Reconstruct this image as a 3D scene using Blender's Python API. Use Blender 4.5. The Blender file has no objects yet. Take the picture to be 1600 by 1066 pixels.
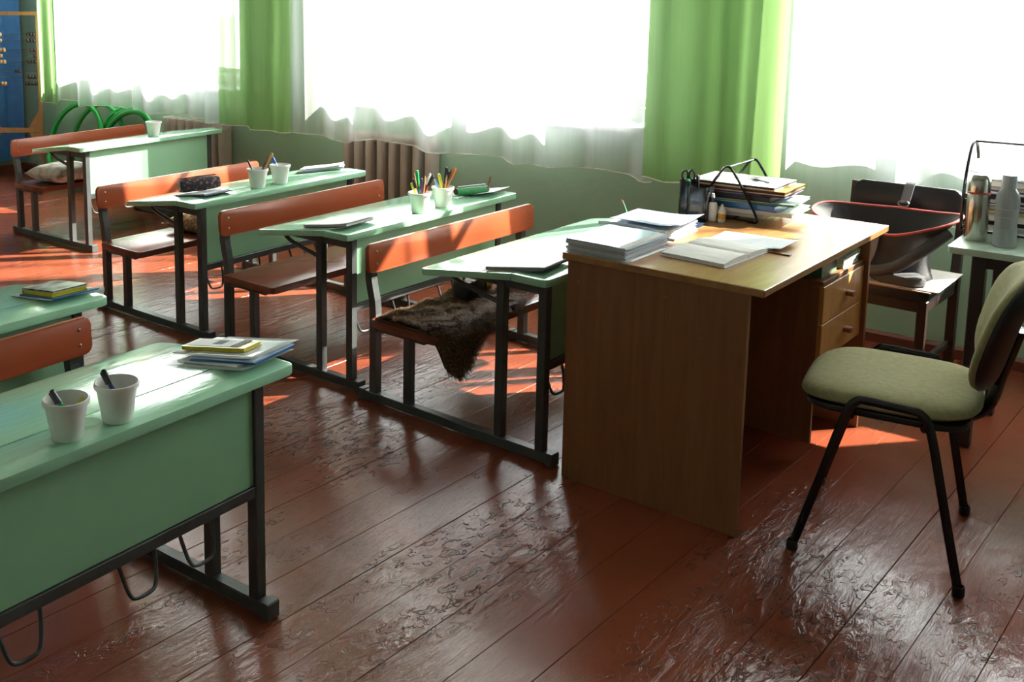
import bpy, bmesh, math, random
from mathutils import Vector, Matrix, Euler
random.seed(7)
S = bpy.context.scene
COL = S.collection
PI = math.pi
# ---------------------------------------------------------------- camera
cd = bpy.data.cameras.new('camera'); cam = bpy.data.objects.new('camera', cd); COL.objects.link(cam)
cam.location = (0, 0, 1.5573)
cam.rotation_euler = (PI/2 - 0.1521, 0, 0.7282)
cd.sensor_width = 36; cd.lens = 1659.8/1600*36
cd.shift_x = 0.1601; cd.shift_y = -0.1857
cd.clip_start = 0.05; cd.clip_end = 200
S.camera = cam
# ---------------------------------------------------------------- light
S.view_settings.view_transform = 'Standard'; S.view_settings.look = 'None'
S.view_settings.gamma = 1.0; S.view_settings.use_curve_mapping = False
S.view_settings.exposure = 1.18
S.cycles.use_denoising = True
S.cycles.max_bounces = 10; S.cycles.diffuse_bounces = 5; S.cycles.glossy_bounces = 3
S.cycles.transparent_max_bounces = 12; S.cycles.sample_clamp_indirect = 6
w = bpy.data.worlds.new('sky'); S.world = w; w.use_nodes = True
bgn = w.node_tree.nodes['Background']; bgn.inputs[0].default_value = (0.95, 0.98, 1.0, 1); bgn.inputs[1].default_value = 8.0
SUN_DIR = Vector((0.63, 0.78, 0.69)).normalized()
sl = bpy.data.lights.new('sun', 'SUN'); sl.energy = 26; sl.angle = 0.009; sl.color = (1.0, 0.93, 0.82)
sun = bpy.data.objects.new('sun', sl); COL.objects.link(sun)
sun.rotation_euler = SUN_DIR.to_track_quat('Z', 'Y').to_euler(); sun.location = (6, 12, 9)

WALL_Y, CORNER_X, RIGHT_X, NEAR_Y, CEIL_Z = 4.97, -8.22, 3.2, -1.9, 3.05
SILL_Z, TOP_Z = 0.86, 2.65
WINDOWS = [(-7.42, -5.43), (-4.54, -2.42), (-1.57, 0.30)]
for i, (a, b) in enumerate(WINDOWS):
    al = bpy.data.lights.new('daylight_portal', 'AREA'); al.shape = 'RECTANGLE'
    al.size = b - a; al.size_y = TOP_Z - SILL_Z; al.cycles.is_portal = True
    o = bpy.data.objects.new('daylight_portal', al); COL.objects.link(o)
    o.location = ((a+b)/2, WALL_Y + 0.30, (SILL_Z+TOP_Z)/2); o.rotation_euler = (-PI/2, 0, 0)

# ---------------------------------------------------------------- materials
def nodemat(name):
    m = bpy.data.materials.new(name); m.use_nodes = True
    nt = m.node_tree; return m, nt, nt.nodes['Principled BSDF']
def N(nt, t, **k):
    n = nt.nodes.new(t)
    for a, v in k.items(): setattr(n, a, v)
    return n
def noise(nt, scale, detail=3, rough=0.5, stretch=None, coord='Object', dist=0):
    out = N(nt, 'ShaderNodeNewGeometry').outputs['Position'] if coord == 'World' else N(nt, 'ShaderNodeTexCoord').outputs[coord]
    if stretch:
        mp = N(nt, 'ShaderNodeMapping'); mp.inputs['Scale'].default_value = stretch
        nt.links.new(out, mp.inputs[0]); out = mp.outputs[0]
    n = N(nt, 'ShaderNodeTexNoise'); n.inputs['Scale'].default_value = scale
    n.inputs['Detail'].default_value = detail; n.inputs['Roughness'].default_value = rough
    n.inputs['Distortion'].default_value = dist
    nt.links.new(out, n.inputs['Vector']); return n.outputs['Fac']
def ramp(nt, fac, stops):
    r = N(nt, 'ShaderNodeValToRGB'); e = r.color_ramp.elements
    while len(e) < len(stops): e.new(0.5)
    for el, (p, c) in zip(e, stops):
        el.position = p; el.color = (*c, 1) if len(c) == 3 else c
    nt.links.new(fac, r.inputs[0]); return r.outputs[0]
def bump(nt, bs, h, strength=0.2, dist=0.01):
    b = N(nt, 'ShaderNodeBump'); b.inputs['Strength'].default_value = strength; b.inputs['Distance'].default_value = dist
    nt.links.new(h, b.inputs['Height']); nt.links.new(b.outputs[0], bs.inputs['Normal'])
def mat(name, col, rough=0.5, metal=0.0, var=0.12, scale=12, bmp=0.0, bscale=40, stretch=None, coat=0, trans=0, spec=0.5):
    m, nt, bs = nodemat(name)
    f = noise(nt, scale, 4, 0.6, stretch)
    c = ramp(nt, f, [(0.3, tuple(max(0, x*(1-var)) for x in col)), (0.7, tuple(min(1, x*(1+var)) for x in col))])
    nt.links.new(c, bs.inputs['Base Color'])
    bs.inputs['Roughness'].default_value = rough; bs.inputs['Metallic'].default_value = metal
    bs.inputs['Coat Weight'].default_value = coat; bs.inputs['Transmission Weight'].default_value = trans
    bs.inputs['Specular IOR Level'].default_value = spec
    if bmp: bump(nt, bs, noise(nt, bscale, 3, 0.6, stretch), bmp, 0.004)
    return m
def wood(name, dark, light, rough=0.4, axis=(1, 12, 12), scale=3.0, bmp=0.1):
    m, nt, bs = nodemat(name)
    f = noise(nt, scale, 6, 0.65, axis, dist=1.2)
    nt.links.new(ramp(nt, f, [(0.25, dark), (0.5, tuple((a+b)/2 for a, b in zip(dark, light))), (0.75, light)]), bs.inputs['Base Color'])
    bs.inputs['Roughness'].default_value = rough
    bump(nt, bs, f, bmp, 0.002); return m
def sheer(name, col, clear, thick_edge):
    # woven voile: holes let light straight through, threads scatter it; seen edge-on the holes close up
    m, nt, bs = nodemat(name); nt.nodes.remove(bs)
    out = nt.nodes['Material Output']
    tr = N(nt, 'ShaderNodeBsdfTransparent'); tl = N(nt, 'ShaderNodeBsdfTranslucent'); df = N(nt, 'ShaderNodeBsdfDiffuse')
    f = noise(nt, 60, 2, 0.5, (1, 1, 0.05))
    c = ramp(nt, f, [(0.3, tuple(x*0.92 for x in col)), (0.7, col)])
    nt.links.new(c, tl.inputs[0]); nt.links.new(c, df.inputs[0])
    mx = N(nt, 'ShaderNodeMixShader'); mx.inputs[0].default_value = 0.5
    nt.links.new(tl.outputs[0], mx.inputs[1]); nt.links.new(df.outputs[0], mx.inputs[2])
    lw = N(nt, 'ShaderNodeLayerWeight'); lw.inputs['Blend'].default_value = 0.5
    mr = N(nt, 'ShaderNodeMapRange'); mr.inputs['To Min'].default_value = 1-clear; mr.inputs['To Max'].default_value = thick_edge
    nt.links.new(lw.outputs['Facing'], mr.inputs['Value'])
    m2 = N(nt, 'ShaderNodeMixShader'); nt.links.new(mr.outputs[0], m2.inputs[0])
    nt.links.new(tr.outputs[0], m2.inputs[1]); nt.links.new(mx.outputs[0], m2.inputs[2])
    nt.links.new(m2.outputs[0], out.inputs[0]); return m
def printed(name, paper, ink, lines=90, axis=1, density=0.5):
    # rows of small print on paper
    m, nt, bs = nodemat(name)
    tc = N(nt, 'ShaderNodeTexCoord'); mp = N(nt, 'ShaderNodeMapping')
    nt.links.new(tc.outputs['Object'], mp.inputs[0])
    wv = N(nt, 'ShaderNodeTexWave'); wv.bands_direction = 'XYZ'[axis]; wv.inputs['Scale'].default_value = lines/2/PI*1.0
    nt.links.new(mp.outputs[0], wv.inputs[0])
    s = [220, 220, 220]; s[axis] = 8
    n1 = noise(nt, 1.0, 1, 0.5, tuple(s))
    a = N(nt, 'ShaderNodeMath', operation='GREATER_THAN'); a.inputs[1].default_value = 0.55
    b = N(nt, 'ShaderNodeMath', operation='GREATER_THAN'); b.inputs[1].default_value = 1-density
    c = N(nt, 'ShaderNodeMath', operation='MULTIPLY')
    nt.links.new(wv.outputs['Fac'], a.inputs[0]); nt.links.new(n1, b.inputs[0])
    nt.links.new(a.outputs[0], c.inputs[0]); nt.links.new(b.outputs[0], c.inputs[1])
    nt.links.new(ramp(nt, c.outputs[0], [(0, paper), (1, ink)]), bs.inputs['Base Color'])
    bs.inputs['Roughness'].default_value = 0.7; return m
def floor_paint():
    m, nt, bs = nodemat('red_brown_floor_paint')
    big = noise(nt, 1.3, 4, 0.6, coord='World')
    fine = noise(nt, 22, 5, 0.65, coord='World')
    base = ramp(nt, big, [(0.3, (0.205, 0.045, 0.021)), (0.7, (0.275, 0.068, 0.033))])
    flake = noise(nt, 30, 3, 0.55, (1, 0.6, 1), 'World', 0.8)
    zone = noise(nt, 1.9, 3, 0.6, (2.2, 0.6, 1), 'World')
    def worn(cx, cy, sx, sy, a):         # places where the paint is most walked off
        g = N(nt, 'ShaderNodeNewGeometry'); mp = N(nt, 'ShaderNodeMapping', vector_type='TEXTURE')
        mp.inputs['Location'].default_value = (cx, cy, 0); mp.inputs['Rotation'].default_value = (0, 0, a); mp.inputs['Scale'].default_value = (sx, sy, 1)
        gr = N(nt, 'ShaderNodeTexGradient', gradient_type='SPHERICAL')
        nt.links.new(g.outputs['Position'], mp.inputs[0]); nt.links.new(mp.outputs[0], gr.inputs[0]); return gr.outputs['Fac']
    for c_ in ((-1.55, 2.25, 0.30, 0.95, -0.05), (-2.35, 2.55, 0.5, 0.4, 0), (-0.75, 2.45, 0.45, 0.8, 0), (-2.9, 2.55, 0.9, 0.3, 0)):
        q = N(nt, 'ShaderNodeMath', operation='MULTIPLY_ADD'); q.inputs[1].default_value = 0.25
        nt.links.new(worn(*c_), q.inputs[0]); nt.links.new(zone, q.inputs[2]); zone = q.outputs[0]
    zr = ramp(nt, zone, [(0.54, (0, 0, 0)), (0.68, (1, 1, 1))])
    fl = ramp(nt, flake, [(0.57, (0, 0, 0)), (0.60, (1, 1, 1))])
    mul = N(nt, 'ShaderNodeMath', operation='MULTIPLY'); nt.links.new(zr, mul.inputs[0]); nt.links.new(fl, mul.inputs[1])
    oi = N(nt, 'ShaderNodeObjectInfo')
    hs = N(nt, 'ShaderNodeHueSaturation')
    mr = N(nt, 'ShaderNodeMapRange'); mr.inputs['To Min'].default_value = 0.92; mr.inputs['To Max'].default_value = 1.08
    nt.links.new(oi.outputs['Random'], mr.inputs['Value']); nt.links.new(mr.outputs[0], hs.inputs['Value'])
    nt.links.new(base, hs.inputs['Color'])
    mix = N(nt, 'ShaderNodeMix', data_type='RGBA'); mix.inputs[7].default_value = (0.095, 0.036, 0.024, 1)
    m5 = N(nt, 'ShaderNodeMath', operation='MULTIPLY'); m5.inputs[1].default_value = 0.55; nt.links.new(mul.outputs[0], m5.inputs[0])
    nt.links.new(m5.outputs[0], mix.inputs[0]); nt.links.new(hs.outputs[0], mix.inputs[6])
    nt.links.new(mix.outputs[2], bs.inputs['Base Color'])
    rr = ramp(nt, fine, [(0.3, (0.10,)*3), (0.75, (0.25,)*3)])
    nt.links.new(rr, bs.inputs['Roughness'])
    # height: paint flakes (deeper in worn zones), ridges along the grain, brush drag
    grain = noise(nt, 9, 5, 0.7, (7, 0.7, 1), 'World')
    rg = noise(nt, 16, 3, 0.6, (1.4, 0.5, 1), 'World', 1.5)
    def lin(x, k):
        q = N(nt, 'ShaderNodeMath', operation='MULTIPLY'); q.inputs[1].default_value = k; nt.links.new(x, q.inputs[0]); return q.outputs[0]
    def add(x, y):
        q = N(nt, 'ShaderNodeMath', operation='ADD'); nt.links.new(x, q.inputs[0]); nt.links.new(y, q.inputs[1]); return q.outputs[0]
    zrg = N(nt, 'ShaderNodeMath', operation='MULTIPLY'); nt.links.new(zr, zrg.inputs[0]); nt.links.new(rg, zrg.inputs[1])
    h = add(add(lin(mul.outputs[0], -0.5), lin(grain, 0.45)), add(lin(zrg.outputs[0], 0.9), lin(big, 1.2)))
    bump(nt, bs, h, 0.75, 0.007)
    return m
def wall_paint(name, col, col2):
    m, nt, bs = nodemat(name)
    f = noise(nt, 2.2, 6, 0.65, coord='World')
    nt.links.new(ramp(nt, f, [(0.35, col), (0.7, col2)]), bs.inputs['Base Color'])
    bs.inputs['Roughness'].default_value = 0.42
    bump(nt, bs, noise(nt, 7, 6, 0.7, coord='World'), 0.35, 0.012); return m
def patterned(name, a, b, c, scale, rough=0.8):
    m, nt, bs = nodemat(name)
    tc = N(nt, 'ShaderNodeTexCoord'); v = N(nt, 'ShaderNodeTexVoronoi'); v.inputs['Scale'].default_value = scale
    nt.links.new(tc.outputs['Object'], v.inputs['Vector'])
    nt.links.new(ramp(nt, v.outputs['Distance'], [(0.2, a), (0.45, b), (0.75, c)]), bs.inputs['Base Color'])
    bs.inputs['Roughness'].default_value = rough; bump(nt, bs, v.outputs['Distance'], 0.3, 0.004); return m
def clear_pane():
    m, nt, bs = nodemat('window_glass'); nt.nodes.remove(bs)
    out = nt.nodes['Material Output']; tr = N(nt, 'ShaderNodeBsdfTransparent'); gl = N(nt, 'ShaderNodeBsdfGlossy')
    gl.inputs['Roughness'].default_value = 0.02; tr.inputs[0].default_value = (0.95, 0.97, 0.96, 1)
    lw = N(nt, 'ShaderNodeLayerWeight'); lw.inputs['Blend'].default_value = 0.5      # Schlick: 4 % head-on, rising at grazing angles on both faces
    p5 = N(nt, 'ShaderNodeMath', operation='POWER'); p5.inputs[1].default_value = 5; nt.links.new(lw.outputs['Facing'], p5.inputs[0])
    fr = N(nt, 'ShaderNodeMath', operation='MULTIPLY_ADD'); fr.inputs[1].default_value = 0.96; fr.inputs[2].default_value = 0.04; nt.links.new(p5.outputs[0], fr.inputs[0])
    mx = N(nt, 'ShaderNodeMixShader'); nt.links.new(fr.outputs[0], mx.inputs[0])
    nt.links.new(tr.outputs[0], mx.inputs[1]); nt.links.new(gl.outputs[0], mx.inputs[2]); nt.links.new(mx.outputs[0], out.inputs[0]); return m
def film(name, col, alpha, rough=0.12):
    m, nt, bs = nodemat(name)
    bs.inputs['Base Color'].default_value = (*col, 1); bs.inputs['Alpha'].default_value = alpha; bs.inputs['Roughness'].default_value = rough
    return m

FLOOR = floor_paint()
SUB = mat('subfloor_dark', (0.06, 0.02, 0.014), 0.8)
WALLP = wall_paint('pale_green_wall_paint', (0.29, 0.44, 0.31), (0.34, 0.50, 0.36))
WHITEP = wall_paint('white_wash', (0.46, 0.47, 0.43), (0.52, 0.53, 0.49))
BASEB = mat('baseboard_brown_paint', (0.16, 0.045, 0.025), 0.35, bmp=0.2)
GREEN = mat('mint_green_gloss_paint', (0.33, 0.62, 0.42), 0.15, var=0.06, scale=5, bmp=0.40, bscale=14, stretch=(3, 0.6, 3), coat=0.2)
GREENP = mat('green_laminate_panel', (0.29, 0.55, 0.34), 0.42, var=0.05, scale=4)
STEEL = mat('dark_grey_enamel_steel', (0.060, 0.066, 0.066), 0.38, var=0.2, bmp=0.08)
REDW = mat('red_brown_bench_paint', (0.36, 0.075, 0.028), 0.30, var=0.12, scale=6, bmp=0.12, stretch=(1, .3, 1))
REDS = mat('dark_red_brown_seat_paint', (0.20, 0.055, 0.030), 0.25, var=0.2, scale=8, bmp=0.18, stretch=(1, .3, 1))
SCREW = mat('dull_screw_metal', (0.35, 0.28, 0.22), 0.4, 0.8)
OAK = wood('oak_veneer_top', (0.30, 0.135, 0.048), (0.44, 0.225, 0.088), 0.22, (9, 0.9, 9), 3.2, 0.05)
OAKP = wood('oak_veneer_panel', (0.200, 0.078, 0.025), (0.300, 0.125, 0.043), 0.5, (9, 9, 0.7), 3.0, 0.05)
OAKD = wood('oak_veneer_drawer_sunlit', (0.50, 0.22, 0.060), (0.66, 0.33, 0.110), 0.35, (9, 9, 0.9), 3.0, 0.04)  # oak raised to bright orange, standing in for sun on the drawer fronts
OAKX = wood('brown_wooden_handle', (0.22, 0.08, 0.03), (0.34, 0.13, 0.05), 0.3, (3, 3, 1))
SHEER = sheer('white_voile', (0.84, 0.84, 0.87), 0.66, 0.95)
DRAPE = sheer('lime_green_voile', (0.33, 0.54, 0.20), 0.16, 0.98)
DRAPEL = sheer('thin_lime_green_voile', (0.36, 0.60, 0.24), 0.40, 0.97)
HEM = mat('hem_thread', (0.75, 0.76, 0.66), 0.8)
BLUE = mat('blue_cloth', (0.06, 0.20, 0.52), 0.8, bmp=0.2)
GLASS = clear_pane()
WHITEF = mat('white_window_paint', (0.80, 0.80, 0.78), 0.35)
RAD = mat('beige_radiator_paint', (0.50, 0.42, 0.36), 0.4, var=0.08)
PLASTW = mat('white_plastic', (0.80, 0.80, 0.77), 0.32, var=0.03)
HOOPG = mat('green_hoop_plastic', (0.008, 0.40, 0.055), 0.3, var=0.08)
OLIVE = mat('olive_upholstery', (0.275, 0.250, 0.118), 0.9, var=0.14, scale=60, bmp=0.25, bscale=180)
BLACKP = mat('black_plastic', (0.012, 0.012, 0.014), 0.4)
BLACKM = mat('black_tube_enamel', (0.010, 0.011, 0.014), 0.22)
VINYL = mat('black_vinyl', (0.016, 0.017, 0.022), 0.33, bmp=0.1)
DARKW = wood('dark_chair_wood', (0.018, 0.010, 0.008), (0.036, 0.019, 0.013), 0.4, (6, 6, 1))
BAGG = mat('grey_bag_fabric', (0.070, 0.070, 0.076), 0.65, var=0.15, scale=30, bmp=0.2, bscale=120)
BAGI = mat('dark_bag_lining', (0.016, 0.017, 0.018), 0.7)
REDP = mat('red_piping', (0.52, 0.075, 0.065), 0.5)
WEB = mat('grey_webbing', (0.16, 0.16, 0.18), 0.6, bmp=0.3, bscale=200)
CARD = mat('grey_cardboard', (0.50, 0.43, 0.36), 0.8)
CARDL = mat('pale_cardboard', (0.62, 0.57, 0.52), 0.8)
CARDB = mat('brown_cardboard', (0.34, 0.17, 0.09), 0.8)
CHROME = mat('brushed_steel', (0.56, 0.53, 0.48), 0.22, 1.0, var=0.05)
BOTTLE = mat('frosted_bottle_plastic', (0.66, 0.71, 0.75), 0.30, var=0.05, trans=0.7)
BCAP = mat('pale_blue_cap_plastic', (0.52, 0.58, 0.66), 0.4)
TABLEW = mat('pale_green_table_top', (0.52, 0.66, 0.56), 0.2, coat=0.2)
PAPER = mat('white_paper', (0.82, 0.82, 0.80), 0.65, var=0.02)
PAPERB = mat('bluish_paper', (0.72, 0.76, 0.84), 0.4, var=0.04)
PAGES = mat('page_edges', (0.52, 0.50, 0.47), 0.8, var=0.25, scale=3, stretch=(1, 1, 400))
PRINT = printed('printed_page', (0.78, 0.76, 0.73), (0.46, 0.45, 0.44), 600, 0, 0.52)
GRID = printed('lined_paper', (0.82, 0.82, 0.84), (0.66, 0.70, 0.82), 700, 1, 0.6)
COVERB = mat('blue_white_cover', (0.58, 0.70, 0.88), 0.2, var=0.05, coat=0.4)
COVERN = mat('navy_cover', (0.015, 0.030, 0.075), 0.45)
COVERBL = mat('blue_cover', (0.03, 0.16, 0.42), 0.25)
COVERG = mat('green_cover', (0.10, 0.20, 0.12), 0.4)
COVERY = mat('yellow_cover', (0.66, 0.55, 0.02), 0.3)
COVERO = mat('orange_folder', (0.80, 0.36, 0.03), 0.35)
COVERK = mat('black_cover', (0.014, 0.014, 0.016), 0.6)
COVERP = mat('purple_cover', (0.26, 0.20, 0.50), 0.3)
COVERLG = mat('pale_green_cover', (0.42, 0.62, 0.48), 0.4)
COVERM = patterned('black_white_photo_cover', (0.02, 0.02, 0.02), (0.35, 0.38, 0.30), (0.72, 0.74, 0.70), 18, 0.3)
CLEAR = film('clear_plastic_film', (0.85, 0.9, 0.95), 0.35)
SMOKE = film('smoky_plastic', (0.02, 0.022, 0.025), 0.82)
FLORAL = patterned('dark_floral_cloth', (0.30, 0.16, 0.16), (0.05, 0.035, 0.045), (0.03, 0.03, 0.04), 60)
PINKF = patterned('pink_floral_cloth', (0.75, 0.28, 0.30), (0.50, 0.12, 0.14), (0.75, 0.55, 0.50), 60)
CUSHW = patterned('white_print_cloth', (0.70, 0.68, 0.62), (0.62, 0.60, 0.55), (0.36, 0.30, 0.22), 16)
CUSHB = patterned('mottled_brown_cloth', (0.40, 0.26, 0.12), (0.14, 0.07, 0.04), (0.52, 0.40, 0.22), 30)
GCASE = mat('green_case_cloth', (0.05, 0.26, 0.10), 0.6, var=0.25, scale=50)
HIDE = mat('brown_hide', (0.10, 0.045, 0.022), 0.9)
ABW = wood('varnished_abacus_wood', (0.36, 0.17, 0.06), (0.52, 0.29, 0.12), 0.4, (4, 4, 1))
BEADD = mat('dark_bead', (0.05, 0.028, 0.020), 0.3)
BEADL = mat('pale_bead', (0.55, 0.32, 0.18), 0.3)
WIREM = mat('rod_steel', (0.25, 0.25, 0.25), 0.35, 0.9)
GOLD = mat('gold_metal', (0.75, 0.45, 0.12), 0.25, 1.0)
GROUND = mat('pale_yard', (0.45, 0.45, 0.42), 0.9)
def furm():
    m, nt, bs = nodemat('brown_fur')
    f = noise(nt, 120, 3, 0.75)
    nt.links.new(ramp(nt, f, [(0.36, (0.022, 0.012, 0.007)), (0.50, (0.13, 0.062, 0.028)), (0.66, (0.50, 0.30, 0.14))]), bs.inputs['Base Color'])
    bs.inputs['Roughness'].default_value = 0.7; return m
FUR = furm()

# ---------------------------------------------------------------- mesh helpers
def box(bm, x0, x1, y0, y1, z0, z1, M=None, bev=0.0, seg=1):
    t = bmesh.new(); bmesh.ops.create_cube(t, size=1)
    for v in t.verts: v.co = Vector(((x0+x1)/2 + v.co.x*(x1-x0), (y0+y1)/2 + v.co.y*(y1-y0), (z0+z1)/2 + v.co.z*(z1-z0)))
    if bev: bmesh.ops.bevel(t, geom=t.edges[:], offset=bev, segments=seg, profile=0.7, affect='EDGES')
    merge(bm, t, M)
def ribbon(bm, pts, wv, th):
    """flat strap of half width wv (a vector) and thickness th along pts"""
    P = [Vector(p) for p in pts]; wv = Vector(wv); R = []
    for i, p in enumerate(P):
        t = (P[min(i+1, len(P)-1)] - P[max(i-1, 0)]).normalized(); n = t.cross(wv).normalized()*th/2
        R.append([bm.verts.new(q) for q in (p-wv-n, p+wv-n, p+wv+n, p-wv+n)])
    for A, B in zip(R, R[1:]):
        for j in range(4): bm.faces.new((A[j], A[(j+1) % 4], B[(j+1) % 4], B[j]))
    bm.faces.new(R[0][::-1]); bm.faces.new(R[-1])
def merge(bm, t, M=None):
    if M is not None: t.transform(M)
    me = bpy.data.meshes.new('tmp'); t.to_mesh(me); t.free(); bm.from_mesh(me); bpy.data.meshes.remove(me)
def frames(pts, closed=False):
    pts = [Vector(p) for p in pts]; n = len(pts); T = []
    for i in range(n):
        a = pts[i-1] if (i or closed) else pts[0]; b = pts[(i+1) % n] if (i < n-1 or closed) else pts[-1]
        T.append((b-a).normalized())
    up = Vector((0, 0, 1)) if abs(T[0].z) < 0.9 else Vector((1, 0, 0))
    u = (up - T[0]*up.dot(T[0])).normalized(); F = []
    for i in range(n):
        u = (u - T[i]*u.dot(T[i])).normalized(); F.append((pts[i], u, T[i].cross(u)))
    return F
def tube(bm, pts, r, seg=8, closed=False, flat=1.0, square=False):
    """sweep a round (or square) section along pts; r may be a list"""
    F = frames(pts, closed); rings = []
    for i, (p, u, v) in enumerate(F):
        rr = r[i] if isinstance(r, (list, tuple)) else r
        if square:
            ring = [p + u*a*rr + v*b*rr*flat for a, b in ((-1, -1), (1, -1), (1, 1), (-1, 1))]
        else:
            ring = [p + u*math.cos(2*PI*k/seg)*rr + v*math.sin(2*PI*k/seg)*rr*flat for k in range(seg)]
        rings.append([bm.verts.new(q) for q in ring])
    k = len(rings[0])
    for i in range(len(rings) if closed else len(rings)-1):
        A, B = rings[i], rings[(i+1) % len(rings)]
        for j in range(k): bm.faces.new((A[j], A[(j+1) % k], B[(j+1) % k], B[j]))
    if not closed:
        bm.faces.new(rings[0][::-1]); bm.faces.new(rings[-1])
def smoothpath(pts, n=6, closed=False):
    P = [Vector(p) for p in pts]; out = []; m = len(P)
    for i in range(m if closed else m-1):
        g = (lambda k: P[k % m]) if closed else (lambda k: P[min(max(k, 0), m-1)])
        p0, p1, p2, p3 = g(i-1), g(i), g(i+1), g(i+2)
        for s in range(n):
            t = s/n
            out.append(0.5*((2*p1) + (p2-p0)*t + (2*p0-5*p1+4*p2-p3)*t*t + (3*p1-p0-3*p2+p3)*t**3))
    if not closed: out.append(P[-1])
    return out
def lathe(bm, prof, seg=24, M=None):
    t = bmesh.new(); rings = []
    for r, z in prof:
        if r < 1e-6: rings.append([t.verts.new((0, 0, z))])
        else: rings.append([t.verts.new((r*math.cos(2*PI*k/seg), r*math.sin(2*PI*k/seg), z)) for k in range(seg)])
    for A, B in zip(rings, rings[1:]):
        if len(A) == 1 and len(B) == 1: continue
        for k in range(seg):
            k2 = (k+1) % seg
            if len(A) == 1: t.faces.new((A[0], B[k2], B[k]))
            elif len(B) == 1: t.faces.new((A[k], A[k2], B[0]))
            else: t.faces.new((A[k], A[k2], B[k2], B[k]))
    merge(bm, t, M)
def rrect(w, h, r, n=5):
    pts = []
    for cx, cy, a in ((w/2-r, h/2-r, 0), (-w/2+r, h/2-r, PI/2), (-w/2+r, -h/2+r, PI), (w/2-r, -h/2+r, 1.5*PI)):
        for k in range(n+1):
            t = a + PI/2*k/n; pts.append((cx + r*math.cos(t), cy + r*math.sin(t)))
    return pts
def prism(bm, poly, z0, z1, M=None, bev=0.0):
    t = bmesh.new()
    A = [t.verts.new((x, y, z0)) for x, y in poly]; B = [t.verts.new((x, y, z1)) for x, y in poly]
    n = len(poly)
    t.faces.new(A[::-1]); t.faces.new(B)
    for k in range(n): t.faces.new((A[k], A[(k+1) % n], B[(k+1) % n], B[k]))
    if bev:
        ed = [e for e in t.edges if abs(e.verts[0].co.z - e.verts[1].co.z) < 1e-9]
        bmesh.ops.bevel(t, geom=ed, offset=bev, segments=2, profile=0.6, affect='EDGES')
    merge(bm, t, M)
def grid(bm, fn, nu, nv, closed_u=False):
    V = [[bm.verts.new(fn(i/(nu if closed_u else nu-1), j/(nv-1))) for j in range(nv)] for i in range(nu)]
    for i in range(nu if closed_u else nu-1):
        for j in range(nv-1):
            a, b = V[i], V[(i+1) % nu]; bm.faces.new((a[j], b[j], b[j+1], a[j+1]))
    return V
def mesh(name, bm, m, smooth=False, angle=None):
    me = bpy.data.meshes.new(name); bmesh.ops.recalc_face_normals(bm, faces=bm.faces[:]); bm.to_mesh(me); bm.free()
    me.materials.append(m)
    if smooth:
        me.polygons.foreach_set('use_smooth', [True]*len(me.polygons))
        if angle: me.set_sharp_from_angle(angle=angle)
    return me
def obj(name, bm_or_me, m=None, parent=None, smooth=False, M=None, label=None, angle=0.7):
    me = bm_or_me if isinstance(bm_or_me, bpy.types.Mesh) else mesh(name, bm_or_me, m, smooth, angle)
    o = bpy.data.objects.new(name, me); COL.objects.link(o)
    if parent: o.parent = parent
    if M is not None: o.matrix_local = M
    if label: o['label'] = label
    return o
def tag(o, label, cat, group=None, kind=None):
    o['label'] = label; o['category'] = cat
    if group: o['group'] = group
    if kind: o['kind'] = kind
    return o
def thing(name, label, cat, M=None, group=None):
    o = bpy.data.objects.new(name, None); COL.objects.link(o); o.empty_display_size = 0.05
    if M is not None: o.matrix_world = M
    return tag(o, label, cat, group)
def struct(name, bm, m, parent=None, **k):
    o = obj(name, bm, m, parent, **k)
    o['kind'] = 'structure'; return o
def T(x, y, z=0): return Matrix.Translation((x, y, z))
def RZ(a): return Matrix.Rotation(a, 4, 'Z')
def RX(a): return Matrix.Rotation(a, 4, 'X')
def RY(a): return Matrix.Rotation(a, 4, 'Y')
BM = bmesh.new

# ================================================================ SETTING
fl = BM(); box(fl, CORNER_X-0.4, RIGHT_X+0.4, NEAR_Y-0.4, WALL_Y+0.5, -0.12, -0.032)
floor = struct('floor', fl, SUB)
PW = 0.1465
pb = BM(); box(pb, -PW/2+0.0004, PW/2-0.0004, -3.75, 3.75, -0.03, 0, bev=0.0011)
pm = mesh('floor_plank', pb, FLOOR)
k0 = int((CORNER_X-0.5+1.049)/PW)
rnd = random.Random(3)
for k in range(k0, int((RIGHT_X+0.45+1.049)/PW)):
    x = -1.049 + k*PW
    a = -0.030
    obj('floor_plank', pm, parent=floor, M=T(x + 0.03*(1.55-3.0), 1.55, -rnd.random()*0.0016) @ RZ(a) @ RY((rnd.random()-.5)*0.008))
wb = BM()
def wbox(*a): box(wb, *a)
WY0, WY1 = WALL_Y, WALL_Y + 0.32
wbox(CORNER_X-0.3, RIGHT_X+0.3, WY0, WY1, -0.03, SILL_Z-0.001)
wbox(CORNER_X-0.3, RIGHT_X+0.3, WY0, WY1, TOP_Z, CEIL_Z)
edges = [CORNER_X-0.3] + [v for ab in WINDOWS for v in ab] + [RIGHT_X+0.3]
for a, b in zip(edges[::2], edges[1::2]): wbox(a, b, WY0, WY1, SILL_Z-0.001, TOP_Z)
bmesh.ops.remove_doubles(wb, verts=wb.verts[:], dist=1e-5)
struct('wall_window', wb, WALLP)
b = BM(); box(b, CORNER_X-0.3, CORNER_X, NEAR_Y-0.3, WALL_Y, -0.03, CEIL_Z); struct('wall_far', b, WALLP)
b = BM(); box(b, RIGHT_X, RIGHT_X+0.3, NEAR_Y-0.3, WALL_Y, -0.03, CEIL_Z); struct('wall_right', b, WALLP)
b = BM(); box(b, CORNER_X-0.3, RIGHT_X+0.3, NEAR_Y-0.3, NEAR_Y, -0.03, CEIL_Z); struct('wall_near', b, WHITEP)
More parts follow.
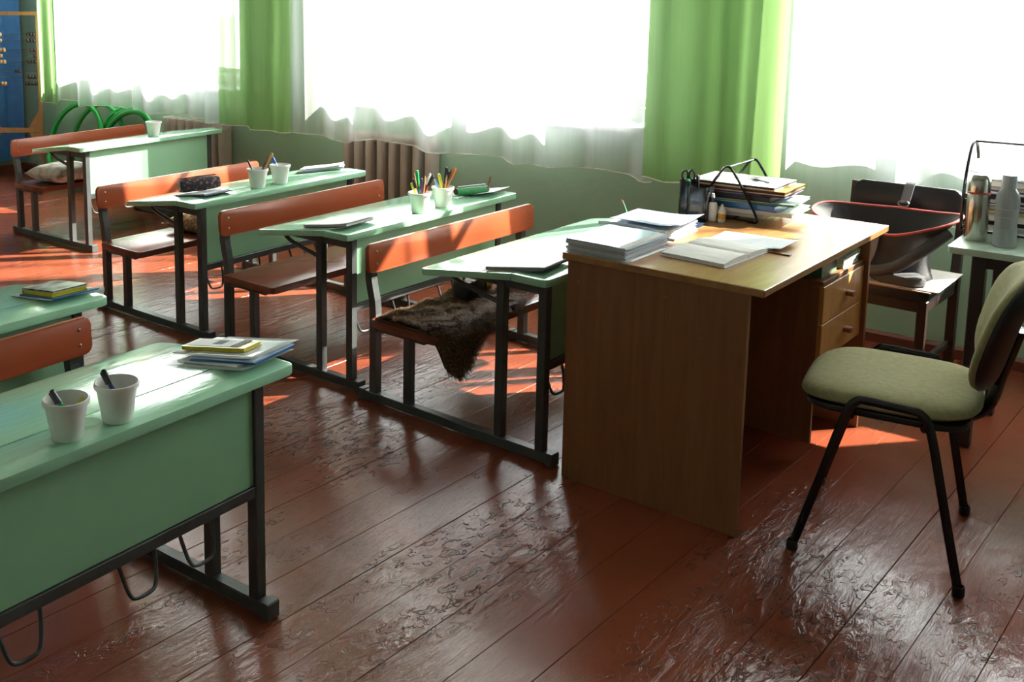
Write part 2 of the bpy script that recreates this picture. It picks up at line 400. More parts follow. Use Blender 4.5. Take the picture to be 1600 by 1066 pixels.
b = BM(); box(b, CORNER_X-0.3, RIGHT_X+0.3, NEAR_Y-0.3, WY1, CEIL_Z, CEIL_Z+0.2); struct('ceiling', b, WHITEP)
b = BM(); prism(b, [(0, 0), (0.022, 0), (0.022, 0.04), (0.012, 0.052), (0, 0.052)], CORNER_X, RIGHT_X, Matrix(((0, 0, 1, 0), (-1, 0, 0, WALL_Y), (0, 1, 0, 0), (0, 0, 0, 1))))
struct('baseboard_window', b, BASEB)
b = BM(); prism(b, [(0, 0), (0.022, 0), (0.022, 0.04), (0.012, 0.052), (0, 0.052)], NEAR_Y, WALL_Y-.022, Matrix(((1, 0, 0, CORNER_X), (0, 0, 1, 0), (0, 1, 0, 0), (0, 0, 0, 1))))
struct('baseboard_far', b, BASEB)
b = BM(); box(b, -60, 60, WY1+0.02, 90, -0.9, -0.6); struct('ground', b, GROUND)
for i, (x0, x1) in enumerate(WINDOWS):
    r = bpy.data.objects.new('window_%d' % (i+1), None); COL.objects.link(r); r['kind'] = 'structure'; r.location = ((x0+x1)/2, WY0+0.24, SILL_Z)
    hw, hh = (x1-x0)/2, TOP_Z-SILL_Z
    f = BM()
    for a in ((-hw, -hw+.06, 0, hh), (hw-.06, hw, 0, hh), (-hw+.06, hw-.06, 0, .07), (-hw+.06, hw-.06, hh-.06, hh)): box(f, a[0], a[1], -.035, .035, a[2], a[3], bev=0.004)
    obj('frame', f, WHITEF, r)['kind'] = 'structure'
    n = 3; pw = (2*hw-.12)/n
    for k in range(n):
        xa = -hw+.06+k*pw
        s = BM()
        for a in ((xa+.004, xa+.05, .075, hh-.065), (xa+pw-.05, xa+pw-.004, .075, hh-.065), (xa+.05, xa+pw-.05, .075, .125), (xa+.05, xa+pw-.05, hh-.115, hh-.065)): box(s, a[0], a[1], -.025, .02, a[2], a[3], bev=0.003)
        if k != 1: box(s, xa+.05, xa+pw-.05, -.02, .015, hh*0.70, hh*0.70+.035, bev=0.003)
        obj('sash', s, WHITEF, r)['kind'] = 'structure'
        g = BM(); box(g, xa+.045, xa+pw-.045, -.003, .001, .12, hh-.11); obj('pane', g, GLASS, r)['kind'] = 'structure'
    s = BM(); box(s, -hw, hw, -.30, -.036, -0.028, 0.004, bev=0.006); obj('sill', s, WHITEF, r)['kind'] = 'structure'

# ================================================================ CURTAINS
def folds(x0, x1, y, amp, pitch, seed, zt, zb, scal, edge_in=0.0):
    """sheet of cloth hanging in uneven pleats; returns bmesh sheet and hem path"""
    rr = random.Random(seed); L = x1-x0; n = max(3, int(L/pitch)); knots = [0.0]
    while knots[-1] < L: knots.append(knots[-1] + pitch*(0.6+0.9*rr.random()))
    amps = [amp*(0.45+0.75*rr.random())*(1 if i % 2 else -1) for i in range(len(knots))]
    dz = [scal*(rr.random()-0.5) for _ in knots]; lean = [0.03*(rr.random()-.5) for _ in knots]
    def at(s):
        for i in range(len(knots)-1):
            if knots[i+1] >= s:
                t = (s-knots[i])/(knots[i+1]-knots[i]); e = t*t*(3-2*t)
                return amps[i]*(1-e)+amps[i+1]*e, dz[i]*(1-e)+dz[i+1]*e, lean[i]*(1-e)+lean[i+1]*e
        return amps[-1], dz[-1], lean[-1]
    nu = int(L/0.011); nv = 12
    def fn(u, v):
        s = u*L; a, d, l = at(s)
        spread = 0.75+0.45*v
        z = zt + (zb + d - zt)*v
        return Vector((x0 + s + l*v + 0.25*a*v, y - a*spread + 0.02*math.sin(9*s)*v, z))
    bm = BM(); grid(bm, fn, nu, nv)
    hem = [fn(i/(nu-1), 1.0) for i in range(0, nu, 3)]
    return bm, hem
def curtain(name, label, x0, x1, y, amp, pitch, seed, zb, m, scal=0.03, group=None):
    t = thing(name, label, 'curtain', T((x0+x1)/2, y, zb), group)
    off = T(-(x0+x1)/2, -y, -zb)
    bm, hem = folds(x0, x1, y, amp, pitch, seed, 2.78, zb, scal); bm.transform(off)
    obj('cloth', bm, m, t, smooth=True, angle=None)
    h = BM(); tube(h, [off @ p for p in hem], 0.0035, 5); obj('hem', h, HEM, t, smooth=True)
    return t
curtain('sheer_curtain', 'white sheer curtain over the window above the green hoops and far radiator', -7.46, -5.30, 4.818, 0.028, 0.11, 1, 0.655, SHEER, 0.035)
curtain('sheer_curtain', 'wide white sheer curtain with scalloped hem over the window behind the pencil cups', -4.83, -2.28, 4.818, 0.028, 0.13, 12, 0.636, SHEER, 0.04)
curtain('sheer_curtain', 'white sheer curtain hanging behind the dark chair and grey bag', -1.74, 0.80, 4.818, 0.028, 0.14, 23, 0.60, SHEER, 0.04)
curtain('green_curtain', 'narrow thin lime curtain in the corner beside the abacus', -7.60, -7.38, 4.755, 0.018, 0.08, 4, 0.645, DRAPEL, 0.01)
curtain('green_curtain', 'lime green curtain hanging between the far window and the middle window', -5.42, -4.71, 4.745, 0.022, 0.10, 5, 0.648, DRAPE, 0.012)
curtain('green_curtain', 'broad lime green curtain hanging behind the pen holder and paper tray', -2.32, -1.655, 4.745, 0.022, 0.10, 6, 0.645, DRAPE, 0.02)
rod = BM(); tube(rod, [(CORNER_X+.35, 4.79, 2.795), (1.2, 4.79, 2.795)], 0.013, 10)
for x in (-7.0, -3.5, 0.3): tube(rod, [(x, 4.79, 2.795), (x, WALL_Y, 2.82)], 0.009, 8)
tag(obj('curtain_rod', rod, WHITEF, smooth=True), 'white curtain rod above the windows carrying all the curtains', 'rod')
# blue cloth in the corner on the far wall
t = thing('blue_curtain', 'plain blue cloth hanging on the far wall behind the abacus', 'curtain', T(CORNER_X+0.05, 4.45, 0.09))
bm, hem = folds(-0.55, 0.495, 0, 0.018, 0.12, 9, 2.4, 0.0, 0.03); bm.transform(RZ(PI/2)); obj('cloth', bm, BLUE, t, smooth=True, angle=None)
h = BM(); tube(h, [RZ(PI/2) @ p for p in hem], 0.004, 5); obj('hem', h, BLUE, t, smooth=True)

# ================================================================ RADIATORS
def radiator(label, x0, x1, n, zt):
    t = thing('radiator', label, 'radiator', T((x0+x1)/2, 4.913, 0.10), 'cast iron radiators under the windows')
    p = (x1-x0)/n; hh = zt-0.10
    s = BM()
    poly = rrect(0.050, 0.10, 0.018, 3)
    prism(s, poly, 0.03, hh-0.03, None, 0.012)
    prism(s, rrect(p*0.98, 0.05, 0.02, 3), 0.03, 0.075, None, 0.008)
    prism(s, rrect(p*0.98, 0.05, 0.02, 3), hh-0.085, hh-0.04, None, 0.008)
    me = mesh('section', s, RAD, True, 0.7)
    for k in range(n): obj('section', me, parent=t, M=T(-(x1-x0)/2 + p*(k+.5), 0, 0))
    for sx in (-1, 1):
        b = BM(); box(b, sx*(x1-x0)*.33-.012, sx*(x1-x0)*.33+.012, -.02, .056, 0.0, 0.04); obj('bracket', b, RAD, t)
radiator('beige cast iron radiator behind the second farthest green desk', -4.41, -3.675, 8, 0.715)
radiator('beige cast iron radiator beside the green hoops at the far end', -6.19, -5.49, 8, 0.655)

# ================================================================ SCHOOL DESKS
LT = 1.14
DESKS = {  # X, Y(near end), yaw, kx, dz
 '2': (-5.2392, 3.5107, 0.0258, 0.9852, -0.005), '3': (-3.478, 2.9057, -0.0023, 0.9883, -0.0045),
 '4': (-2.58, 2.8961, -0.016, 0.9935, -0.0009), '5': (-1.6686, 2.828, -0.0381, 1.0261, 0.0056),
 'L5': (-1.7498, 0.6461, 0.0322, 1.0031, 0.0007), 'L4': (-2.579, 0.6869, 0.02, 1.0, 0.0)}
ZT, ZB, TK, TB = 0.6422, 0.5876, 0.1296, 0.5102
SLOPE = math.atan2(ZT-ZB, TB-TK)
def desk_base(i):
    X, Y, w, kx, dz = DESKS[i]; return T(X, Y+LT/2, 0) @ RZ(w)
def on_desk(i, dx, dy, rz=0.0, lift=0.0):
    """matrix of something lying on the top of desk i; dx (negative, towards the bench), dy from the middle"""
    X, Y, w, kx, dz = DESKS[i]
    if -dx <= TK*kx: return desk_base(i) @ T(dx, dy, ZT+dz+0.0006+lift) @ RZ(rz)
    z = ZT + dz - (-dx - TK*kx)*math.tan(SLOPE)/kx
    return desk_base(i) @ T(dx, dy, z+0.0006) @ RY(-SLOPE) @ T(0, 0, lift) @ RZ(rz)
screw_b = BM(); lathe(screw_b, [(0.0, 0.0025), (0.004, 0.002), (0.006, 0.0)], 8)
SCREWM = mesh('screw', screw_b, SCREW, True)
HOOK_Y = [-0.42, -0.19, 0.11, 0.285]
def school_desk(i, label):
    X, Y, w, kx, dz = DESKS[i]
    t = thing('school_desk', label, 'desk', desk_base(i), 'green school desks with attached benches')
    N_, F_ = -LT/2+0.0861, LT/2-0.0861
    zt = ZT+dz
    def q(b, x, y, z0, z1, s=0.016): box(b, x-s, x+s, y-s, y+s, z0, z1, bev=0.002)
    for y in (N_, F_):
        b = BM(); box(b, -0.8453*kx, 0, y-.019, y+.019, 0.008, 0.042, bev=0.003)
        for x in (-0.012, -0.8453*kx+0.012): box(b, x-.014, x+.014, y-.0225, y+.0225, 0.0, 0.046, bev=0.003)
        obj('skid', b, STEEL, t)
        b = BM(); q(b, -0.0548*kx, y, 0.04, zt-0.026); obj('front_leg', b, STEEL, t)
        b = BM(); q(b, -0.2175*kx, y, 0.04, zt-0.045); obj('inner_leg', b, STEEL, t)
        b = BM(); q(b, -0.6171*kx, y, 0.04, 0.312); obj('bench_leg', b, STEEL, t)
        b = BM(); xb = -0.7804*kx
        tube(b, [(xb, y, 0.04), (xb, y, 0.36), (xb-0.004, y, 0.40), (xb-0.014, y, 0.44), (xb-0.022, y, 0.48), (xb-0.024, y, 0.595)], 0.016, square=True)
        obj('back_leg', b, STEEL, t)
        b = BM(); box(b, -0.2175*kx-.2, -0.0548*kx-.014, y-.012, y+.012, zt-0.075, zt-0.048, M=None, bev=0.002)
        obj('top_support', b, STEEL, t)
        b = BM(); box(b, xb+.014, -0.6171*kx+.08, y-.012, y+.012, 0.285, 0.3118, bev=0.002); obj('seat_support', b, STEEL, t)
        s = 0.03 if y < 0 else -0.03
        b = BM(); tube(b, smoothpath([(-0.46*kx, y+s, zt-0.075), (-0.455*kx, y+s, zt-0.088), (-0.42*kx, y+s, zt-0.108), (-0.34*kx, y+s*.6, zt-0.122), (-0.2175*kx, y, zt-0.14)], 4), 0.0085, 8)
        obj('brace_rod', b, STEEL, t, smooth=True)
    b = BM(); box(b, -0.0548*kx-.008, -0.0548*kx+.008, N_+.016, F_-.016, 0.345, zt-0.028, bev=0.0015); obj('front_panel', b, GREENP, t)
    b = BM(); box(b, -0.0548*kx-.014, -0.0548*kx+.014, N_+.015, F_-.015, 0.315, 0.344, bev=0.002); obj('rail', b, STEEL, t)
    b = BM(); box(b, -0.7804*kx+.004, -0.7804*kx+.028, N_+.015, F_-.015, 0.27, 0.296, bev=0.002); obj('bench_rail', b, STEEL, t)
    # two-board top: flat strip and sloping lid
    b = BM(); x0, x1 = -TK*kx+.003, -0.0137*kx+.016
    prism(b, [(x0, -LT/2), (x1-.02, -LT/2), (x1-.006, -LT/2+.006), (x1, -LT/2+.02), (x1, LT/2-.02), (x1-.006, LT/2-.006), (x1-.02, LT/2), (x0, LT/2)], zt-0.026, zt, None, 0.004)
    obj('top_strip', b, GREEN, t, smooth=True)
    b = BM(); wl = (TB-TK)*kx/math.cos(SLOPE)
    prism(b, [(-wl+.03, -LT/2), (-.004, -LT/2), (-.004, LT/2), (-wl+.03, LT/2), (-wl+.009, LT/2-.009), (-wl, LT/2-.03), (-wl, -LT/2+.03), (-wl+.009, -LT/2+.009)], -0.024, 0, T(-TK*kx, 0, zt-.001) @ RY(-SLOPE), 0.004)
    obj('sloping_top', b, GREEN, t, smooth=True)
    # bench seat and backrest
    b = BM(); prism(b, [(px-0.6075*kx, py) for px, py in rrect(0.315*kx, LT-0.07, 0.022)], 0.312, 0.341, None, 0.004); obj('seat', b, REDS, t, smooth=True)
    b = BM(); BL = 1.066
    prism(b, rrect(BL, 0.110, 0.022), 0, 0.018, T(-0.7804*kx-0.0065, 0, 0.5605+dz) @ RZ(PI/2) @ RX(PI/2 - 0.06), 0.004)
    bk = obj('backrest', b, REDW, t, smooth=True)
    for sy in (-1, 1):
        for z in (0.538, 0.583):
            obj('screw', SCREWM, parent=t, M=T(-0.7804*kx+0.0125-(z-.56)*.06, sy*(BL/2-0.042), z+dz) @ RY(PI/2))
    for y in HOOK_Y:
        b = BM(); xx = -0.0548*kx
        tube(b, smoothpath([(xx-.004, y-.05, 0.318), (xx+.004, y-.045, 0.285), (xx+.014, y-.036, 0.245), (xx+.02, y-.022, 0.229), (xx+.022, y+.018, 0.228), (xx+.018, y+.036, 0.238), (xx+.008, y+.046, 0.28), (xx-.004, y+.05, 0.318)], 4), 0.0048, 8)
        obj('bag_hook', b, STEEL, t, smooth=True)
    return t
school_desk('2', 'farthest green school desk near the abacus, white cushion on its bench')
school_desk('3', 'green school desk with a dark pencil case and two cups, patterned cushion on its bench')
school_desk('4', 'green school desk by the windows with two cups full of pens')
school_desk('5', 'green school desk with shaggy fur on its bench, pushed against the teacher desk')
school_desk('L5', 'large nearest green school desk with two white cups and a yellow booklet')
school_desk('L4', 'green school desk cut by the frame edge with yellow and black booklets')

# ---------------------------------------------------------------- small things
def book(name, label, cat, M, wx, ly, th, cover, pages=PAGES, group=None, curl=0.0, cov=0.0016):
    """closed book / exercise book: page block between two covers and a spine, lying flat, base at M"""
    t = thing(name, label, cat, M, group)
    b = BM(); box(b, -wx/2+.003, wx/2-.004, -ly/2+.003, ly/2-.003, cov, th-cov); obj('pages', b, pages, t)
    b = BM()
    n = 7
    def sheetz(x): return curl*(abs(x)/(wx/2))**3
    for zb_, zt_ in ((0, cov), (th-cov, th)):
        top = zb_ > 0
        def fn(u, v, z):
            x = -wx/2 + wx*u; return Vector((x, -ly/2 + ly*v, z + (sheetz(max(0, x)) if top else 0)))
        A = grid(b, lambda u, v: fn(u, v, zb_), n, 2); B = grid(b, lambda u, v: fn(u, v, zt_), n, 2)
        for i in range(n-1):
            for j in (0, 1): b.faces.new((A[i][j], A[i+1][j], B[i+1][j], B[i][j]))
        for i in (0, n-1): b.faces.new((A[i][0], A[i][1], B[i][1], B[i][0]))
    box(b, -wx/2-.0008, -wx/2+.0012, -ly/2, ly/2, 0.0, th)
    obj('cover', b, cover, t)
    return t
def papersheet(name, label, cat, M, wx, ly, m, curl=0.004, group=None, th=0.0007, seed=0):
    rr = random.Random(seed); ph = rr.random()*6
    b = BM()
    def fz(u, v): return curl*(max(0, u-.6)**2*5 + 0.25*(1+math.sin(3*u+2*v+ph)) + max(0, .35-v)**2*3*rr_s)
    rr_s = rr.random()
    A = grid(b, lambda u, v: Vector((-wx/2+wx*u, -ly/2+ly*v, fz(u, v))), 9, 9)
    B = grid(b, lambda u, v: Vector((-wx/2+wx*u, -ly/2+ly*v, fz(u, v)+th)), 9, 9)
    for i in range(8):
        for j in (0, 8):
            b.faces.new((A[i][j], A[i+1][j], B[i+1][j], B[i][j])); b.faces.new((A[j][i], A[j][i+1], B[j][i+1], B[j][i]))
    o = obj(name, b, m, smooth=True, angle=None); o.matrix_world = M
    return tag(o, label, cat, group)
def cup_mesh():
    b = BM()
    lathe(b, [(0, 0), (0.033, 0), (0.0345, 0.003), (0.046, 0.078), (0.0505, 0.0785), (0.051, 0.084), (0.050, 0.089), (0.0470, 0.090), (0.0450, 0.078), (0.0330, 0.006), (0, 0.005)], 32)
    return mesh('cup', b, PLASTW, True, 0.6)
CUP = cup_mesh()
def cup(label, i, dx, dy, s=1.0):
    o = obj('cup', CUP); o.matrix_world = on_desk(i, dx, dy) @ Matrix.Diagonal((s, s, s, 1)); tag(o, label, 'cup', 'white plastic pencil cups'); return o
PENCOL = {}
def pcol(name, c):
    if name not in PENCOL: PENCOL[name] = mat('pen_' + name, c, 0.35)
    return PENCOL[name]
C_ = dict(yellow=(0.72, 0.66, 0.05), black=(0.02, 0.02, 0.03), green=(0.02, 0.42, 0.14), blue=(0.03, 0.10, 0.45), orange=(0.70, 0.22, 0.05), red=(0.42, 0.05, 0.03),
          purple=(0.16, 0.07, 0.30), white=(0.78, 0.78, 0.76), wood=(0.52, 0.30, 0.14), brown=(0.26, 0.10, 0.06), navy=(0.03, 0.05, 0.15), lightblue=(0.30, 0.50, 0.75))
def stick(kind, label, M0, bx, by, ang, tilt, length, body, tip, r=0.0042, z0=0.008, group='pens and pencils standing in holders'):
    """pen or pencil standing in a cup: leaves (bx,by,z0) leaning by tilt towards ang"""
    M = M0 @ T(bx, by, z0) @ RZ(ang) @ RY(tilt)
    t = thing(kind, label, kind, M, group)
    b = BM(); lathe(b, [(0, 0), (r*.8, 0), (r, .003), (r, length*.74)], 8 if kind != 'pencil' else 6); obj('barrel', b, pcol(body, C_[body]), t, smooth=kind != 'pencil')
    b = BM()
    if kind == 'pencil': lathe(b, [(r, length*.74), (r, length*.90), (0.0011, length), (0, length+.0005)], 6)
    elif kind == 'marker': lathe(b, [(r*1.12, length*.60), (r*1.15, length*.62), (r*1.15, length*.93), (r*.8, length), (0, length)], 10)
    else: lathe(b, [(r*1.1, length*.70), (r*1.12, length*.72), (r*1.12, length*.97), (r*.6, length), (0, length)], 8); box(b, r*.9, r*1.6, -r*.3, r*.3, length*.70, length*.96)
    obj('tip' if kind == 'pencil' else 'cap', b, pcol(tip, C_[tip]), t)
    return t

# nearest desk
c1 = cup('white cup with a dark green pen on the nearest desk, farther from the booklets', 'L5', -0.062, -0.052, 0.95)
c2 = cup('white cup with a navy pen on the nearest desk, closer to the yellow booklet', 'L5', -0.056, 0.072, 0.95)
stick('pen', 'dark green pen leaning in the nearest desk cup', on_desk('L5', -0.062, -0.052), 0.012, 0.020, -2.25, 0.50, 0.108, 'green', 'black', 0.0055)
stick('pen', 'navy pen with a black clip leaning in a nearest desk cup', on_desk('L5', -0.056, 0.072), 0.010, 0.014, -2.2, 0.40, 0.115, 'navy', 'black', 0.0055)
stick('pencil', 'short yellow stub low inside the nearest desk cup', on_desk('L5', -0.062, -0.052), 0.0, 0.012, 1.2, 0.3, 0.075, 'yellow', 'yellow', 0.005)
b = BM(); tube(b, [(0.024*math.cos(a*PI/14), 0.024*math.sin(a*PI/14), 0.0012) for a in range(28)], 0.0013, 5, closed=True)
o = obj('plastic_ring', b, film('clear_ring_plastic', (.85, .9, .85), 0.6), smooth=True); o.matrix_world = on_desk('L5', -0.088, 0.022); tag(o, 'clear plastic ring lying between the two nearest desk cups', 'ring')
def stackup(i, dx, dy, items):
    """items: list of (callable, thickness, ddx, ddy, rz)"""
    z = 0.0
    for fnc, th, ax, ay, rz in items:
        fnc(on_desk(i, dx, dy, 0, z) @ T(ax, ay, 0) @ RZ(rz)); z += th + 0.0004
s_ = stackup
s_('L5', -0.165, 0.512, [
 (lambda M: papersheet('plastic_folder', 'clear plastic sleeve at the bottom of the nearest desk pile', 'folder', M, 0.27, 0.20, CLEAR, 0.002), 0.002, 0.0, -0.01, 0.10),
 (lambda M: book('exercise_book', 'white exercise book with grey page edges low in the nearest desk pile', 'notebook', M, 0.20, 0.17, 0.003, PAPER), 0.003, -0.005, 0.0, 0.06),
 (lambda M: book('exercise_book', 'blue covered exercise book in the nearest desk pile', 'notebook', M, 0.205, 0.165, 0.004, COVERBL), 0.004, 0.03, 0.012, 0.14),
 (lambda M: book('exercise_book', 'pale blue exercise book under the yellow booklet', 'notebook', M, 0.205, 0.165, 0.003, COVERB), 0.003, 0.026, 0.016, 0.11),
 (lambda M: papersheet('paper_sheet', 'white curling sheet jutting from the nearest desk pile toward the bench', 'paper', M, 0.26, 0.17, PAPER, 0.005, seed=3), 0.0045, -0.015, 0.02, 0.07),
 (lambda M: papersheet('plastic_folder', 'clear wrinkled plastic cover just under the yellow booklet', 'folder', M, 0.23, 0.185, CLEAR, 0.002, seed=4), 0.002, 0.02, 0.02, 0.13),
])
M = on_desk('L5', -0.165, 0.512, 0, 0.0200) @ T(-0.035, 0.004, 0) @ RZ(0.16)
bk = book('booklet', 'yellow booklet with black squares on white cover atop the nearest desk pile', 'book', M, 0.20, 0.075, 0.010, COVERY, COVERY)
b = BM(); box(b, -0.094, 0.072, -0.030, 0.034, 0.0103, 0.0112); obj('cover_print', b, PAPER, bk)
for a in ((-0.02, 0.012, -.012, .022), (0.05, 0.074, -.028, .034)):
    b = BM(); box(b, a[0], a[1], a[2], a[3], 0.0113, 0.0118); obj('cover_square', b, COVERK, bk)
# desk L4
s_('L4', -0.165, 0.485, [
 (lambda M: papersheet('plastic_folder', 'blue plastic sleeve under the yellow and black booklets', 'folder', M, 0.25, 0.17, COVERB, 0.002), 0.002, 0.0, 0.01, -0.10),
 (lambda M: book('exercise_book', 'bluish exercise book under the yellow and black booklets', 'notebook', M, 0.21, 0.15, 0.004, COVERBL), 0.004, 0.02, 0.01, -0.06),
 (lambda M: book('booklet', 'yellow edged booklet with black and white photo cover, lower of two', 'book', M, 0.19, 0.12, 0.011, COVERY, COVERY), 0.011, 0.005, 0.005, -0.10),
 (lambda M: book('booklet', 'booklet with black and white photo cover atop the yellow edged one', 'book', M, 0.185, 0.118, 0.006, COVERM, COVERK), 0.006, 0.004, 0.007, -0.06)])
b = BM(); tube(b, [(0, 0, 0.012), (0.0, 0.05, 0.012)], 0.009, 10); o = obj('paper_roll', b, PAPER, smooth=True); o.matrix_world = on_desk('L4', -0.06, 0.535) @ RZ(-0.4)
tag(o, 'small white rolled paper at the corner of the desk with black booklets', 'paper')
# desk 2
cup('white cup standing alone on the farthest green desk', '2', -0.085, 0.055, 1.02)
# desk 3
s_('3', -0.170, -0.375, [
 (lambda M: book('exercise_book', 'thin dark covered exercise book under the dark pencil case', 'notebook', M, 0.20, 0.17, 0.005, COVERN), 0.005, 0.01, 0.0, 0.02),
 (lambda M: book('exercise_book', 'white exercise book directly under the dark pencil case', 'notebook', M, 0.20, 0.16, 0.004, PAPERB), 0.004, -0.01, 0.0, 0.08)])
def pencil_case(label, M, L, r, body, endm):
    t = thing('pencil_case', label, 'pencil case', M)
    b = BM(); n = 9
    def fn(u, v):
        x = -L/2 + L*v; e = 1 - 0.25*abs(2*v-1)**4; a = 2*PI*u
        return Vector((x, r*1.15*e*math.cos(a), r + r*e*math.sin(a)*(0.95+0.05*math.sin(14*v))))
    V = grid(b, fn, 16, 9, closed_u=True)
    obj('case_body', b, body, t, smooth=True)
    for j, s in ((0, -1), (8, 1)):
        b = BM(); e = .75
        prism(b, [(r*1.15*e*math.cos(2*PI*k/16), r*e*math.sin(2*PI*k/16)) for k in range(16)], 0, 0.002, T(s*L/2, 0, r) @ RZ(PI/2) @ RX(PI/2)); obj('end_panel', b, endm, t)
    b = BM(); tube(b, [(-L*.45, 0, 2*r), (0, 0, 2*r+.001), (L*.45, 0, 2*r)], 0.003, 6); obj('zip', b, WIREM, t, smooth=True)
    return t
pencil_case('dark floral pencil case lying on notebooks on a green desk', on_desk('3', -0.215, -0.355, 1.15, 0.0100), 0.19, 0.034, FLORAL, PINKF)
c3a = cup('white cup holding a brown brush and dark pens, beside the emptier cup', '3', -0.080, -0.118)
c3b = cup('white cup with a blue and white pen, closer to the radiator', '3', -0.082, 0.030)
m3a, m3b = on_desk('3', -0.080, -0.118), on_desk('3', -0.082, 0.030)
stick('pen', 'thin black pen leaning out of the cup beside the brown brush', m3a, 0.01, 0.0, -2.4, 0.40, 0.135, 'black', 'black', 0.0035)
stick('pen', 'dark blue pen low in the cup beside the brown brush', m3a, -0.005, -0.005, 0.8, 0.38, 0.118, 'navy', 'navy')
stick('brush', 'brown wooden brush sticking out of a cup on a green desk', m3a, -0.008, -0.012, 0.9, 0.50, 0.175, 'wood', 'wood', 0.0065)
stick('pencil', 'dark brown pencil crossing the brown brush in the cup', m3a, -0.002, -0.012, 0.95, 0.42, 0.155, 'brown', 'brown', 0.005)
stick('pen', 'blue and white pen leaning in the emptier cup', m3b, 0.012, 0.016, -2.2, 0.45, 0.14, 'white', 'blue', 0.0055)
stick('pen', 'white pen crossing the blue one in the emptier cup', m3b, 0.016, 0.008, -2.5, 0.40, 0.125, 'white', 'lightblue')
s_('3', -0.235, 0.490, [
 (lambda M: book('exercise_book', 'brown edged exercise book lowest in the pile at the far end of a desk', 'notebook', M, 0.22, 0.17, 0.008, CARD), 0.008, -0.02, 0.0, 0.6),
 (lambda M: book('exercise_book', 'lilac grey exercise book in the pile at the far end of a desk', 'notebook', M, 0.21, 0.165, 0.006, COVERP), 0.006, 0.01, 0.0, 0.7),
 (lambda M: book('exercise_book', 'white exercise book atop the pile in front of the radiator', 'notebook', M, 0.21, 0.17, 0.008, PAPER, curl=0.006), 0.008, 0.0, 0.0, 0.62)])
# desk 4
s_('4', -0.185, -0.445, [
 (lambda M: papersheet('plastic_folder', 'clear sleeve under the white notebooks on the desk with pen cups', 'folder', M, 0.25, 0.20, CLEAR, 0.002), 0.002, 0.0, -0.01, 0.06),
 (lambda M: book('exercise_book', 'thin dark edged notebook under the white one beside pen cups', 'notebook', M, 0.21, 0.18, 0.005, COVERN), 0.004, 0.02, 0.01, 0.12),
 (lambda M: book('exercise_book', 'white notebook with blue printed edge on the desk with pen cups', 'notebook', M, 0.215, 0.185, 0.008, PAPER, curl=0.004), 0.008, 0.022, 0.01, 0.10)])
c4a = cup('white cup crammed with pens, farther from the green pencil case', '4', -0.060, -0.062, 0.95)
c4b = cup('white cup crammed with pens, right beside the green pencil case', '4', -0.064, 0.100, 0.95)
m4a, m4b = on_desk('4', -0.060, -0.062), on_desk('4', -0.064, 0.100)
P4 = [('marker', 'yellow', 'yellow', 'fat yellow highlighter', -2.4, .40, .125, .007, .010, .012),
      ('pen', 'white', 'black', 'black capped white pen', -2.2, .28, .142, .0042, .008, .006),
      ('pencil', 'orange', 'wood', 'orange pencil', -2.35, .17, .160, .004, .0, .004),
      ('marker', 'green', 'green', 'bright green marker', -2.5, .06, .165, .006, -.006, .006),
      ('pen', 'purple', 'purple', 'purple pen', 0.9, .05, .135, .0045, .006, -.004),
      ('pencil', 'wood', 'wood', 'plain wooden pencil', 0.6, .10, .148, .004, .008, .002),
      ('pen', 'red', 'white', 'white capped red pen', 0.80, .35, .165, .0045, -.010, -.010),
      ('pen', 'red', 'black', 'black capped dark red pen', 0.85, .47, .165, .005, -.012, -.014),
      ('pen', 'brown', 'brown', 'dark brown pen', 0.75, .40, .14, .0045, -.014, -.004),
      ('pencil', 'orange', 'red', 'red tipped orange pencil', 1.2, .30, .13, .004, -.004, -.012)]
for k, b_, c_, nm, ang, tl, ln, rr_, px, py in P4:
    stick(k, nm + ' in the crammed cup away from the green case', m4a, px, py, ang, tl, ln, b_, c_, rr_)
P4b = [('marker', 'yellow', 'yellow', 'yellow orange marker', -2.4, .22, .135, .0065, .008, .008),
       ('pen', 'lightblue', 'lightblue', 'light blue pen', -2.4, .45, .12, .0045, .012, .012),
       ('pen', 'black', 'black', 'tall black pen', 0.4, .07, .162, .006, .0, .004),
       ('pen', 'navy', 'navy', 'navy pen', 0.9, .20, .145, .005, -.006, .0),
       ('brush', 'wood', 'orange', 'orange tipped wooden brush', 0.85, .42, .172, .0055, -.012, -.012),
       ('pencil', 'wood', 'brown', 'brown tipped pencil', 0.8, .30, .15, .0045, -.008, -.004),
       ('pencil', 'brown', 'brown', 'dark brown pencil', 1.2, .36, .16, .0045, -.008, -.010),
       ('pencil', 'orange', 'wood', 'orange pencil', 0.3, .12, .13, .004, .004, -.004)]
for k, b_, c_, nm, ang, tl, ln, rr_, px, py in P4b:
    stick(k, nm + ' in the cup beside the green case', m4b, px, py, ang, tl, ln, b_, c_, rr_)
papersheet('exercise_book', 'open white notebook sheet at the window end under the green case', 'notebook', on_desk('4', -0.135, 0.475, 0.25), 0.20, 0.22, GRID, 0.006)
pencil_case('green pencil case with brown end at the window end of a desk', on_desk('4', -0.115, 0.375, 1.25, 0.004), 0.17, 0.020, GCASE, HIDE)
stick('pencil', 'short brown pencil poking up from the green pencil case', on_desk('4', -0.075, 0.445, 0, 0.03), 0, 0, 0.5, 0.2, 0.055, 'brown', 'brown', 0.0045, 0.0)
